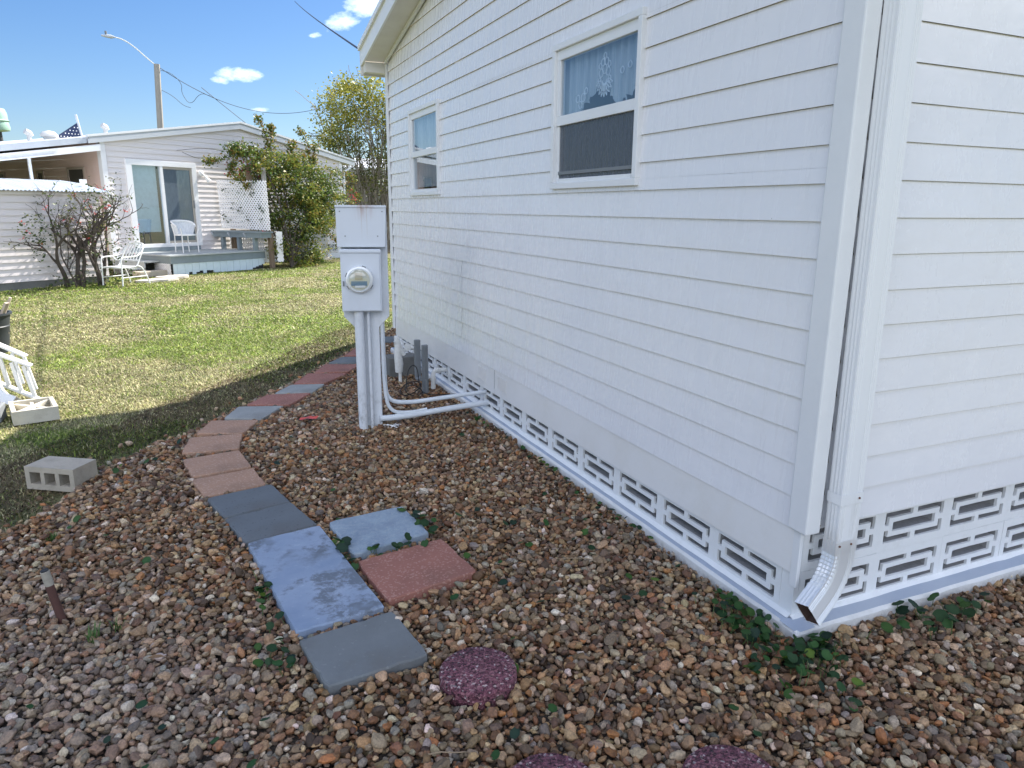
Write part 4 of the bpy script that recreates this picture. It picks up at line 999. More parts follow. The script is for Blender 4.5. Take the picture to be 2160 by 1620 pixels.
# three-core concrete block
blk = MB(); Lx, Ly, Hz = .345, .20, .15
xs = [0, .035, .125, .165, .255, .295 - .01, .345 - .0, .0]
cells = [0, .032, .108, .136, .212, .240, .313, .345]; zc = [0, .035, .115, .15]
for i in range(7):
    for k in range(3):
        solid = (i % 2 == 0) or k != 1
        if solid: blk.box((cells[i], 0, zc[k]), (cells[i + 1], Ly, zc[k + 1]))
blk.box((0.002, .17, .002), (.343, .198, .148))
o = blk.build('cinder_block', M_['concrete'], None); 
import bmesh as _bm
bm_ = _bm.new(); bm_.from_mesh(o.data); _bm.ops.remove_doubles(bm_, verts=bm_.verts, dist=1e-5)
inner = [f for f in bm_.faces if sum(1 for e in f.edges if len(e.link_faces) > 2) == 4 and False]; bm_.to_mesh(o.data); bm_.free()
o.location = (-1.02, 4.745, -.022); o.rotation_euler = (0, 0, R(-33)); o.scale = (.93, .93, .93)

tag(o, 'weathered grey concrete block lying with three open cores facing us', 'concrete block')

# ------------------------------------------------------------------ things at the left edge
lb = thing('screen_block', 'pale square concrete screen block with crossed openwork lying on the lawn', 'concrete block', (-1.26, 6.45, 0), R(14))
LB = WM[lb.name]
b = MB(); s = .15; hh = .085; y2 = .19
for a, c in (((-s, -y2, -.02), (s, -y2 + .03, hh)), ((-s, y2 - .03, -.02), (s, y2, hh)), ((-s, -y2 + .03, -.02), (-s + .03, y2 - .03, hh)), ((s - .03, -y2 + .03, -.02), (s, y2 - .03, hh))): b.box(a, c)
b.bar((-s + .02, -y2 + .02, hh / 2 - .01), (s - .02, y2 - .02, hh / 2 - .01), .03, hh - .004); b.bar((-s + .02, y2 - .02, hh / 2 - .012), (s - .02, -y2 + .02, hh / 2 - .012), .03, hh - .008); b.bar((0, -y2 + .02, hh / 2 - .014), (0, y2 - .02, hh / 2 - .014), .024, hh - .012)
b.build('openwork', M_['concreteW'], lb, LB)
ld = thing('white_trestle', 'white folding trestle of flat rails and slats cut by the left edge', 'trestle', (-1.75, 7.0, 0))
def P3(x, y, z): return Vector((x, y, z))
b = MB(); b.bar((-2.1, 7.35, .73), (-1.40, 7.2, .335), .075, .018); b.build('top_rail', M_['whitemetal'], ld, bevel=.003)
b = MB(); b.bar((-2.1, 7.0, .70), (-1.325, 6.95, .295), .085, .018); b.build('top_rail', M_['whitemetal'], ld, bevel=.003)
b = MB(); b.bar((-1.72, 7.0, .25), (-1.30, 6.95, .0), .07, .018); b.build('bottom_rail', M_['whitemetal'], ld, bevel=.003)
for (x0, z0, x1, z1) in ((-1.535, .375, -1.505, .14), (-1.462, .335, -1.425, .09), (-1.382, .300, -1.335, .03)):
    b = MB(); b.bar((x0, 6.95, z0), (x1, 6.95, z1), .028, .035, (0, 1, 0)); b.build('slat', M_['whitemetal'], ld, bevel=.003)
for (x0, z0, x1, z1) in ((-1.50, .37, -1.45, .10), (-1.42, .34, -1.36, .04)):
    b = MB(); b.bar((x0, 7.2, z0), (x1, 7.18, z1), .024, .03, (0, 1, 0)); b.build('slat', M_['whitemetal'], ld, bevel=.003)
gt = thing('loose_downspout', 'white ribbed downspout elbow lying at the left edge beside the trestle', 'downspout', (-1.62, 6.9, 0))
b = MB(); pr2 = ribbed_profile(.08, .06)
sts = []
for i, (x, y, z, a) in enumerate(((-1.58, 6.82, .55, 0), (-1.57, 6.82, .22, 0), (-1.56, 6.80, .16, 20), (-1.54, 6.78, .115, 45), (-1.50, 6.75, .08, 68), (-1.42, 6.69, .055, 75))):
    m3 = Matrix.Rotation(R(a), 3, Vector((0, 0, -1)).cross(Vector((.8, -.6, 0))).normalized()); sts.append(((x, y, z), m3 @ Vector((1, 0, 0)), m3 @ Vector((0, 1, 0)), 1))
sweep(b, sts, pr2); b.build('elbow', M_['whitemetal'], gt, smooth=True, angle=30)
b = MB(); b.box((-1.66, 6.35, -.02), (-1.46, 6.55, .10)); o = b.build('grey_brick', M_['greypaint'], None, bevel=.01); tag(o, 'dark grey brick at the left edge in front of the loose downspout', 'brick')
bn = thing('dustbin', 'charcoal plastic bin at the left edge holding scraps of wood', 'bin', (-2.20, 9.5, 0))
b = MB(); cx, cy = -2.20, 9.5; b.lathe([(.20, 0), (.225, .16), (.24, .28), (.246, .29), (.24, .30), (.262, .415), (.28, .418), (.28, .44), (.255, .44), (.25, .38), (.19, .05)], (cx, cy, 0), (0, 0, 1), 36, False); b.build('body', M_['bin'], bn, smooth=True, angle=35)
b = MB(); b.box((cx + .02, cy - .246, .06), (cx + .14, cy - .215, .26)); b.build('raised_panel', M_['bin'], bn)
wd_ = thing('wood_scraps', 'pale scraps of split wood standing in the charcoal bin', 'wood', (cx, cy, .4))
for p, q_, wv in (((cx + .12, cy - .1, .2), (cx + .31, cy - .1, .61), .04), ((cx + .1, cy - .05, .2), (cx + .28, cy - .15, .56), .05), ((cx + .22, cy - .02, .2), (cx + .08, cy - .1, .56), .04), ((cx + .05, cy, .25), (cx + .16, cy - .15, .54), .06)):
    b = MB(); b.bar(p, q_, wv, .025); b.build('plank', painted('split_wood', (.55, .45, .36), .9, .4, 20), wd_)

# ================================================================== NEIGHBOUR'S HOUSE
nh = thing('neighbour_house', 'low pinkish white mobile home with shallow gable and sliding door beyond the lawn', 'house', (0, 0, 0), 0, None, NF)
NW = -.30; NE = 7.72; AP = 3.7
def nrake(u): return 3.74 - .166 * abs(u - AP)
def lenN(z):
    lo, hi = NW, NE
    if z > nrake(NW): lo = AP - (3.78 - z) / .166; 
    if z > nrake(NE): hi = AP + (3.78 - z) / .166
    return (max(lo, NW), min(hi, NE))
DOOR = (.28, 2.17, .60, 2.68)
b = MB(); courses(b, lenN, .44, .128, 26, [DOOR], along='x', face=-.0, sgn=-1, proud=.017); fw = b.build('gable_wall', M_['sidingN'], nh, NF)
b = MB(); b.box((NW, .02, -.05), (NE, .06, .47)); b.build('foundation', M_['block'], nh, NF)
b = MB()
for u0, u1, z0_, z1_ in ((NW, DOOR[0], .4, 2.9), (DOOR[1], NE, .4, 2.9), (DOOR[0], DOOR[1], 2.68, 3.0)): b.box((u0, .015, z0_), (u1, .09, z1_))
b.build('inner_lining', painted('nlining', (.5, .48, .45), .8), nh, NF)
# vents: dark opening and starred block
b = MB(); b.box((6.72, .006, .20), (7.02, .019, .42)); b.build('vent_opening', M_['dark'], nh, NF)
b = MB(); b.box((6.62, -.004, .43), (7.72, .018, .47))
u0, z0_ = 7.06, .18
for a, c in (((u0, -.02, z0_), (u0 + .34, .0, z0_ + .025)), ((u0, -.02, z0_ + .235), (u0 + .34, 0, z0_ + .26)), ((u0, -.02, z0_ + .025), (u0 + .025, 0, z0_ + .235)), ((u0 + .315, -.02, z0_ + .025), (u0 + .34, 0, z0_ + .235))): b.box(a, c)
for a0, a1 in (((.02, .02), (.32, .24)), ((.32, .02), (.02, .24)), ((.17, .02), (.17, .24)), ((.02, .13), (.32, .13))): b.bar((u0 + a0[0], -.010, z0_ + a0[1]), (u0 + a1[0], -.010, z0_ + a1[1]), .014, .02, (0, 1, 0))
b.build('vent_block', M_['block'], nh, NF)
b = MB(); b.box((u0 + .02, .006, z0_ + .02), (u0 + .32, .016, z0_ + .24)); b.build('vent_opening', M_['greypaint'], nh, NF)
b = MB(); b.prism([(NW - .02, -.03, .3), (NW + .10, -.03, .3), (NW + .10, 0.01, .3), (NW - .02, .12, .3)], (0, 0, 2.75)); b.build('corner_trim', M_['trim'], nh, NF)
b = MB(); b.box((NE - .10, -.03, .1), (NE + .02, .10, 3.0)); b.build('corner_trim', M_['trim'], nh, NF)
b = MB(); b.box((6.52, -.035, -.02), (6.62, -.005, 1.95)); b.build('corner_trim', M_['trim'], nh, NF)
# long side wall in shade under the carport
SW = [(-1.42, -.78, 2.10, 2.47), (-2.85, -2.55, 2.0, 2.44), (-5.3, -4.5, 2.0, 2.42)]
b = MB(); courses(b, lambda z: (.05, 12), .5, .2, 13, [(-v1, -v0, z0_, z1_) for v0, v1, z0_, z1_ in [(-b_, -a_, c_, d_) for a_, b_, c_, d_ in [(-v1, -v0, z0_, z1_) for v0, v1, z0_, z1_ in []]]], along='y', face=NW, sgn=-1)
b.build('side_wall', M_['sidingP'], nh, NF)
def small_window(v0, v1, z0_, z1_):
    y0, y1 = -v1, -v0; f = MB(); x = NW - .045; t = .05
    for (a, c, d, e) in ((y0, y1, z0_, z0_ + t), (y0, y1, z1_ - t, z1_), (y0, y0 + t, z0_ + t, z1_ - t), (y1 - t, y1, z0_ + t, z1_ - t)): f.box((x, a, d), (NW - .005, c, e))
    wn = f.build('window', painted('beige_frame', (.45, .38, .32), .6), nh, NF)
    g = MB(); g.box((NW - .028, y0 + t, z0_ + t), (NW - .018, y1 - t, z1_ - t)); g.build('pane', painted('dim_pane', (.07, .065, .065), .25, .3, 4), wn, NF)
for s_ in ((-1.45, -.72, 1.95, 2.50), (-2.87, -2.55, 1.8, 2.44), (-6.0, -4.45, 1.8, 2.44)): small_window(*s_)
# roofs
def gslab(b, v0, v1, us, dz, th):
    n = len(us); zz = [nrake(u) + dz for u in us]; b_ = []
    vs = [(u, -v, z) for v in (v0, v1) for u, z in zip(us, zz)] + [(u, -v, z + th) for v in (v0, v1) for u, z in zip(us, zz)]
    i = lambda a, k, t: t * 2 * n + a * n + k; fs = []
    for k in range(n - 1):
        fs += [(i(0, k, 0), i(1, k, 0), i(1, k + 1, 0), i(0, k + 1, 0)), (i(0, k, 1), i(1, k, 1), i(1, k + 1, 1), i(0, k + 1, 1))]
        for a in (0, 1): fs.append((i(a, k, 0), i(a, k + 1, 0), i(a, k + 1, 1), i(a, k, 1)))
    for k in (0, n - 1): fs.append((i(0, k, 0), i(1, k, 0), i(1, k, 1), i(0, k, 1)))
    b.add(vs, fs)
b = MB(); gslab(b, .06, -13, (-.62, AP, 8.26), -.005, .12); nr = b.build('roof', M_['roofwhite'], nh, NF)
b = MB(); gslab(b, .115, .062, (-.62, AP, 8.27), -.03, .10); b.build('fascia', M_['roofwhite'], nr, NF)
b = MB(); gslab(b, .105, .050, (-.60, AP, 8.26), .07, .045); b.build('fascia_groove', M_['fasciablue'], nr, NF)
b = MB(); gslab(b, .150, .04, (-.64, AP, 8.29), .116, .050); b.build('roof_edge', M_['roofwhite'], nr, NF)
b = MB(); gslab(b, .10, -13, (-6.6, -.66), -.02, .13); b.build('carport_top', M_['fasciablue'], nr, NF)
b = MB(); gslab(b, .03, -12.8, (-6.6, -.40), -.14, .05); b.build('carport_soffit', M_['greypaint'], nr, NF)
b = MB(); gslab(b, .12, .02, (-6.6, -.36), -.215, .145); b.build('carport_beam', M_['trim'], nr, NF)
b = MB(); gslab(b, .155, .122, (-6.6, -1.35), -.12, .045); gslab(b, .155, .122, (-6.6, -1.40), -.212, .03); b.build('gutter', M_['roofwhite'], nr, NF)
b = MB(); b.bar((-1.95, -.07, 2.60), (-1.95, -.07, 0.0), .05, .05, (0, 1, 0)); b.build('carport_post', M_['trim'], nh, NF)
b = MB(); b.bar((-5.6, -.07, 1.95), (-5.6, -.07, 0.0), .05, .05, (0, 1, 0)); b.build('carport_post', M_['trim'], nh, NF)
# downspout hook at right eave
b = MB(); b.tube(smoothpath([(8.1, -.06, 3.0), (8.0, -.06, 2.80), (7.80, -.06, 2.78), (7.78, -.06, 2.6), (7.78, -.06, .3)], 2), .035, 8); b.build('downspout', M_['trim'], nh, NF, smooth=True)
# sliding door
def sliding_door():
    u0, u1, z0_, z1_ = DOOR; t = .085; f = MB()
    for (a, c, d, e) in ((u0 - .03, u1 + .03, z0_ - .03, z0_ + .06), (u0 - .03, u1 + .03, z1_ - .10, z1_ + .03), (u0 - .03, u0 + .12, z0_ + .06, z1_ - .10), (u1 - .09, u1 + .03, z0_ + .06, z1_ - .10)): f.box((a, -.05, d), (c, .06, e))
    dr = f.build('sliding_door', M_['trim'], nh, NF, bevel=.004); um = u0 + .90
    f = MB(); f.box((um - .02, -.045, z0_ + .06), (um + .05, .05, z1_ - .10)); f.build('mullion', M_['trim'], dr, NF, bevel=.003)
    f = MB(); f.box((um + .05, -.02, z1_ - .16), (u1 - .09, .02, z1_ - .10)); f.box((u1 - .15, -.02, z0_ + .06), (u1 - .09, .02, z1_ - .16)); f.box((um + .05, -.02, z0_ + .06), (u1 - .15, .02, z0_ + .12)); f.build('door_leaf', M_['greypaint'] if False else painted('beige_leaf', (.40, .37, .32), .6), dr, NF)
    g = MB(); g.add([(u0 + .12, .005, z0_ + .06), (um - .02, .005, z0_ + .06), (um - .02, .005, z1_ - .10), (u0 + .12, .005, z1_ - .10)], [(0, 1, 2, 3)]); g.build('glass', M_['glassD'], dr, NF)
    g = MB(); g.add([(um + .05, .012, z0_ + .12), (u1 - .15, .012, z0_ + .12), (u1 - .15, .012, z1_ - .16), (um + .05, .012, z1_ - .16)], [(0, 1, 2, 3)]); g.build('glass', M_['glassD'], dr, NF)
    g = MB(); g.add([(um + .05, -.004, z0_ + .12), (u1 - .15, -.004, z0_ + .12), (u1 - .15, -.004, z1_ - .16), (um + .05, -.004, z1_ - .16)], [(0, 1, 2, 3)]); g.build('insect_screen', M_['screenD'], dr, NF)
    g = MB(); g.box((u1 - .125, -.05, 1.55), (u1 - .105, -.02, 1.75)); g.build('handle', M_['greypaint'], dr, NF)
    g = MB(); g.box((u0 + .12, .12, z0_ + .35), (um - .05, .14, z1_)); g.build('curtain', painted('sky_tinted_curtain', (.62, .74, .80), .8, .4, 8), dr, NF)  # curtain coloured pale blue to stand in for sky reflected in the glass
    g = MB(); g.box((u0 - .1, .9, .4), (u1 + .1, .95, 2.8)); g.box((u0 - .1, .09, .45), (u1 + .1, .9, .55)); g.build('room_partition', painted('ninterior', (.12, .14, .15), .8), nh, NF)
sliding_door()
b = MB(); b.box((.16, -.06, .47), (2.12, -.01, .568)); b.build('door_step', M_['deckside'], nh, NF)
lp = thing('porch_lamp', 'white flared porch lamp on the wall right of the sliding door', 'lamp', (2.36, -.05, 2.4), 0, None, NF)
b = MB(); b.lathe([(.001, 0), (.075, 0), (.075, .03), (.05, .05), (.001, .05)], (2.36, -.012, 2.46), (0, -1, 0), 16); b.build('back_plate', M_['whitemetal'], lp, NF, smooth=True)
b = MB(); b.tube([(2.38, -.05, 2.46), (2.42, -.08, 2.40), (2.47, -.10, 2.32), (2.52, -.12, 2.26)], [.022, .025, .035, .065], 14); b.build('shade', M_['whitemetal'], lp, NF, smooth=True)

# roof vents (each a thing standing on the roof)
def vent(u, v, kind, lab):
    z = nrake(u) + .1
    t = thing('roof_vent', lab, 'roof vent', (u, -v, z), 0, 'roof vents of the low house', NF)
    b = MB()
    if kind == 0:
        b.tube([(u, -v, z - .05), (u, -v, z + .17)], .05, 10); b.build('pipe', M_['ventmetal'], t, NF, smooth=True)
        b = MB(); b.tube([(u - .08, -v, z + .25), (u + .02, -v, z + .19), (u + .07, -v, z + .13)], [.07, .08, .055], 10); b.build('cowl', M_['ventmetal'], t, NF, smooth=True)
    else:
        b.tube([(u, -v, z - .05), (u, -v, z + .10)], .14, 12); b.build('pipe', M_['ventmetal'], t, NF, smooth=True)
        b = MB(); b.lathe([(.10, .05), (.20, .07), (.21, .12), (.13, .20), (.001, .23)], (u, -v, z), (0, 0, 1), 16, False); b.build('cowl', M_['ventmetal'], t, NF, smooth=True)
vent(-1.75, -3.3, 0, 'small hooded white roof vent, leftmost on the roof'); vent(-.32, -3.0, 0, 'small hooded white roof vent beside the mushroom shaped one'); vent(.18, -3.0, 1, 'wide mushroom shaped white roof vent'); vent(1.7, -3.0, 0, 'small hooded white roof vent between the flag and the lamp pole'); vent(-2.45, -3.2, 1, 'mushroom shaped white roof vent cut by the left edge')
fl = thing('flag', 'small dark blue flag with white stars above the neighbouring roof', 'flag', (.98, 3.2, 3.5), 0, None, NF)
b = MB(); b.tube([(1.18, 3.2, 3.2), (1.05, 3.2, 3.98)], .032, 8); b.build('staff', M_['fasciablue'], fl, NF, smooth=True)
b = MB(); b.add([(1.08, 3.2, 3.78), (.52, 3.2, 3.40), (.60, 3.2, 3.25), (1.15, 3.2, 3.25)], [(0, 1, 2, 3)]); b.add([(1.08, 3.216, 3.78), (.52, 3.216, 3.40), (.60, 3.216, 3.25), (1.15, 3.216, 3.25)], [(0, 1, 2, 3)]); fc = b.build('cloth', painted('navy_cloth', (.02, .035, .09), .8), fl, NF)
b = MB()
for i in range(6):
    for k in range(5):
        u = 1.05 - i * .085 - (k % 2) * .04; z = 3.30 + k * .085
        if z < 3.76 - (1.08 - u) * .68 - .03 and z > 3.27: b.lathe([(.001, 0), (.017, 0), (.017, .004), (.001, .004)], (u, 3.192, z), (0, -1, 0), 5)
b.build('star', M_['whitemetal'], fc, NF)

# ------------------------------------------------------------------ shed
sh = thing('garden_shed', 'pinkish lap sided shed with corrugated roof at the left edge', 'shed', (-3.0, -1.75, 0), 0, None, NF)
b = MB(); courses(b, lambda z: (-6.6, -1.50), .12, .1275, 14, (), along='x', face=-1.76, sgn=-1, proud=.017); b.build('front_wall', M_['shed'], sh, NF)
b = MB(); b.box((-6.6, -1.757, -.05), (-1.52, -1.70, .12)); b.build('foundation', M_['concreteD'], sh, NF)
b = MB(); b.box((-1.56, -1.755, .1), (-1.50, .4, 1.9)); b.box((-6.6, .3, .1), (-1.5, .4, 2.1)); b.build('side_wall', M_['shed'], sh, NF)
b = MB(); n = 340; R0, R1 = -6.7, -1.36
for i in range(n):
    a = R0 + (R1 - R0) * i / n; c = R0 + (R1 - R0) * (i + 1) / n; wv = lambda u: .012 * math.sin(u * 2 * math.pi / .076)
    rows = [(1.90, 1.875), (1.0, 2.05), (.2, 2.13), (-.5, 2.15)]
    for (v0, z0_), (v1, z1_) in zip(rows[:-1], rows[1:]):
        b.add([(a, -v0, z0_ + wv(a)), (c, -v0, z0_ + wv(c)), (c, -v1, z1_ + wv(c)), (a, -v1, z1_ + wv(a))], [(0, 1, 2, 3)])
b.build('corrugated_roof', M_['galv'], sh, NF, smooth=True, angle=80)
b = MB(); b.box((-6.6, -1.80, 1.80), (-1.45, -1.765, 1.858)); b.build('fascia', M_['shed'], sh, NF)
b = MB(); b.box((-1.62, -1.40, 1.85), (-1.52, -1.30, 2.14)); b.build('vent_pipe', M_['whitemetal'], sh, NF)

# ------------------------------------------------------------------ deck
dk = thing('timber_deck', 'grey painted timber deck with pale blue skirting in front of the sliding door', 'deck', (1.5, -.9, 0), 0, None, NF)
b = MB(); n = 13; ZD = .465
for i in range(n):
    v0 = 1.70 - i * .13; b.box((.04, -v0, ZD - .03), (2.92, -v0 + .124, ZD + random.uniform(0, .003)))
b.build('deck_boards', M_['deck'], dk, NF)
b = MB(); b.box((.08, -1.66, .26), (2.90, -1.62, ZD - .032)); b.box((.08, -1.62, .26), (.12, -.02, ZD - .032)); b.box((2.86, -1.62, .26), (2.90, -.02, ZD - .032)); b.build('fascia', M_['deckside'], dk, NF)
b = MB(); 
for i in range(27):
    u = .15 + i * .101
    zb = -.02 if not (.55 < u < 1.25 and random.random() < .5) else random.uniform(.02, .06)
    if u > 2.45: zb = .02 + (u - 2.45) * .25
    b.box((u, -1.640 - (.006 if i % 2 else 0), zb), (u + .097, -1.615, .262))
b.build('skirting', M_['skirt'], dk, NF)
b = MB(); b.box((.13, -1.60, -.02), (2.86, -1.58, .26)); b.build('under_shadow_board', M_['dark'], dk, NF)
def lattice_panel(b, o, ax, ay, Wd, Ht, pitch=.055, wd=.024, nrm=(0, 0, 1)):
    """diagonal strips clipped to a rectangle"""
    o = Vector(o); ax = Vector(ax); ay = Vector(ay); nr_ = ax.cross(ay).normalized(); p = pitch * math.sqrt(2)
    for d_, off in ((1, 0.0), (-1, .004)):
        c = -Ht if d_ == 1 else 0
        k = c
        while k < Wd + (Ht if d_ == -1 else 0):
            if d_ == 1: a0 = max(0, -k); a1 = min(Ht, Wd - k); P_ = (k + a0, a0); Q_ = (k + a1, a1)
            else: a0 = max(0, k - Wd); a1 = min(Ht, k); P_ = (k - a0, a0); Q_ = (k - a1, a1)
            if a1 - a0 > .01: b.bar(o + ax * P_[0] + ay * P_[1] + nr_ * off, o + ax * Q_[0] + ay * Q_[1] + nr_ * off, wd, .0038, nr_)
            k += p
b = MB(); lattice_panel(b, (.075, -1.64, -.02), (0, 1, 0), (0, 0, 1), .62, .28, .052, .028); b.build('lattice_skirt', M_['lattice'], dk, NF)
b = MB(); lattice_panel(b, (-.20, -1.10, -.02), (0, 1, 0), (0, 0, 1), 1.1, .17, .052, .028); b.build('lattice_skirt', M_['lattice'], dk, NF)
b = MB(); b.box((-.32, -1.22, .29), (.07, -.02, .325)); b.box((-.30, -1.20, .17), (-.27, -.02, .288)); b.build('step', M_['deck'], dk, NF)
b = MB(); b.box((-.62, -1.18, .145), (-.31, -.02, .175)); b.build('step', M_['deck'], dk, NF)
# bench built along the right side, post and lattice windbreak
bn_ = thing('deck_bench', 'grey painted timber bench along the right side of the deck', 'bench', (2.7, -1.0, .47), 0, None, NF)
b = MB(); b.box((2.50, -1.98, .925), (2.95, -.02, .965)); b.build('seat', M_['deckside'], bn_, NF)
b = MB(); b.box((2.54, -1.94, .80), (2.575, -.06, .924)); b.box((2.88, -1.94, .80), (2.91, -.06, .924)); b.box((2.576, -1.93, .80), (2.879, -1.90, .924)); b.build('apron', M_['deckside'], bn_, NF)
for v in (.35, 1.0, 1.62):
    b = MB(); b.box((2.56, -v - .07, ZD + .004), (2.66, -v + .02, .80 - .002)); b.build('leg', M_['deckside'], bn_, NF)
for v in (.05, .72, 1.35):
    b = MB(); b.bar((2.50, -v, .92), (2.60, -v, .78), .05, .03, (0, 1, 0)); b.build('brace', M_['fasciablue'], bn_, NF)
lt = thing('lattice_screen', 'white diagonal lattice panel standing above the deck bench', 'lattice', (2.8, -1.0, .97), 0, None, NF)
b = MB(); lattice_panel(b, (2.80, -.12, 1.03), (-.02, -1, -.02), (-.02, .02, 1), 1.98, 1.27, .074, .037); b.build('panel', M_['lattice'], lt, NF)
pt_ = thing('trellis_posts', 'weathered brown timber posts carrying the lattice screen and bougainvillea', 'post', (2.95, -1.3, 0), 0, None, NF)
for (u, v, z, m_) in ((2.98, 1.82, 1.02, 'wood'), (2.98, .35, 1.0, 'wood'), (2.90, 1.25, 2.66, 'wood'), (2.90, 1.82, 2.60, 'greywood')):
    b = MB(); z0_ = 0 if z < 2 else 1.0
    b.bar((u, -v, z0_), (u, -v, z), .11 if m_ == 'wood' else .07, .10, (0, 1, 0)); b.build('post', M_[m_], pt_, NF)
b = MB(); lattice_panel(b, (3.06, -1.95, .16), (.3, -.2, 0), (0, 0, 1), .42, .80, .068, .03); b.build('lattice_strip', M_['lattice'], pt_, NF)
b = MB(); lattice_panel(b, (3.05, -.1, .45), (0, -1, 0), (0, 0, 1), 1.4, .5, .068, .03); b.build('lattice_strip', M_['lattice'], pt_, NF)
cbx = thing('utility_cabinet', 'pale grey utility cabinet on a slab right of the bougainvillea', 'cabinet', (5.9, -.6, 0), 0, None, NF)
b = MB(); b.box((5.55, -.55, .06), (6.40, -.05, .95)); b.build('body', painted('cabinet_grey', (.42, .43, .46), .6, .3, 3), cbx, NF, bevel=.01)
b = MB(); b.box((6.02, -.556, .10), (6.28, -.552, .24)); b.build('vent_plate', M_['whitemetal'], cbx, NF)
b = MB(); b.box((5.5, -.62, -.03), (6.5, 0, .055)); b.build('slab', M_['concreteW'], cbx, NF)
b = MB(); b.box((6.42, -.16, -.02), (6.52, -.06, 1.9)); o = b.build('fence_post', M_['greywood'], None, NF); tag(o, 'weathered grey timber post between the cabinet and the white wall trim', 'post')
# door stone and flat stones
stn = MB(); stn.box((-.62, -1.50, -.02), (.22, -1.20, .115)); o = stn.build('step_stone', M_['concrete'], None, NF, bevel=.015); tag(o, 'grey concrete step block at the foot of the deck steps', 'step stone')
for (u, v, ru, rv, lab) in ((-.85, 2.45, .55, .22, 'pale flat stone set in the lawn beside the garden chair'), (-.15, 2.05, .42, .25, 'pale flat stone in front of the grey step block')):
    b = MB(); n = 14; rr = random.Random(int(u * 10)); b.prism([(u + ru * (1 + .15 * rr.uniform(-1, 1)) * math.cos(a), -v + rv * (1 + .15 * rr.uniform(-1, 1)) * math.sin(a), -.03) for a in np.linspace(0, 6.283, n + 1)[:-1]], (0, 0, .055)); o = b.build('flat_stone', M_['stone'], None, NF); tag(o, lab, 'flat stone', 'flat stones by the deck steps')

# ------------------------------------------------------------------ chairs
def lawn_chair():
    c = thing('garden_chair', 'white metal garden armchair with slatted back under the flowering shrub', 'chair', (-1.72, -2.70, 0), R(12), None, NF)
    F = WM[c.name] @ Matrix.Scale(.9, 4); r_ = .016
    # local: x right (front faces -x), seat .42
    b = MB(); 
    for s in (-1, 1):
        b = MB(); b.tube(smoothpath([(-.36, s * .29, 0), (-.34, s * .29, .30), (-.34, s * .29, .60), (-.28, s * .29, .64), (.10, s * .29, .64), (.26, s * .28, .70), (.36, s * .26, .84)], 2), r_, 8); b.build('arm', M_['whitemetal'], c, F, smooth=True)
        b = MB(); b.tube(smoothpath([(.42, s * .29, 0), (.34, s * .28, .24), (.24, s * .27, .40), (.10, s * .27, .43)], 2), r_, 8); b.build('leg', M_['whitemetal'], c, F, smooth=True)
        b = MB(); b.tube([(-.355, s * .29, .18), (.37, s * .29, .18)], .012, 8); b.build('stretcher', M_['whitemetal'], c, F, smooth=True)
    b = MB(); b.box((-.32, -.27, .39), (.14, .27, .42)); b.tube([(-.32, -.27, .40), (-.34, 0, .42), (-.32, .27, .40)], .02, 8); b.build('seat', M_['whitemetal'], c, F, bevel=.01)
    b = MB(); b.tube(smoothpath([(.12, -.27, .42), (.38, -.26, .84), (.44, -.20, .92), (.45, 0, .94), (.44, .20, .92), (.38, .26, .84), (.12, .27, .42)], 2), r_, 8)
    b.tube([(.20, -.25, .55), (.20, .25, .55)], .012, 6)
    bk = b.build('back_frame', M_['whitemetal'], c, F, smooth=True)
    for i in range(5):
        y = -.17 + i * .085; b = MB(); b.bar((.20, y, .55), (.445, y, .93), .03, .008, (1, 0, 0)); b.build('back_slat', M_['whitemetal'], bk, F)
lawn_chair()
def tub_chair():
    c = thing('patio_chair', 'white round backed mesh chair standing on the deck', 'chair', (1.05, -.95, ZD), R(0), None, NF)
    F = WM[c.name]; K = .86
    b = MB()
    ring = [(.30 * math.sin(a) * K, -.05 - .27 * math.cos(a) * K, .78 - .10 * abs(a) ** 3 / 6) for a in np.linspace(-2.0, 2.0, 25)]
    ring = [(x * 1.12, -y, z) for x, y, z in ring]
    b.tube(ring, .022, 8); b.build('back_rail', M_['whitemetal'], c, F, smooth=True)
    b = MB(); 
    low = [(.25 * math.sin(a) * K, .05 + .22 * math.cos(a) * K, .44) for a in np.linspace(-2.0, 2.0, 25)]
    for (p0, p1, q0, q1) in zip(ring[:-1], ring[1:], low[:-1], low[1:]): b.add([p0, p1, q1, q0], [(0, 1, 2, 3)])
    sm = screenmat('woven_mesh', (.80, .82, .84), .72); b.build('backrest', sm, c, F, smooth=True)
    b = MB(); b.lathe([(.24, .42), (.245, .44), (.24, .455), (.001, .455)], (0, .0, 0), (0, 0, 1), 24, False); b.build('seat', M_['whitemetal'], c, F, smooth=True)
    for x, y in ((-.22, -.16), (.22, -.16), (-.19, .18), (.19, .18)):
        b = MB(); b.tube([(x, y, .005), (x * .97, y * .97, .45), (x * 1.18, y * 1.15, .70 if y > 0 else .60)], .014, 8); b.build('leg', M_['whitemetal'], c, F, smooth=True)
tub_chair()

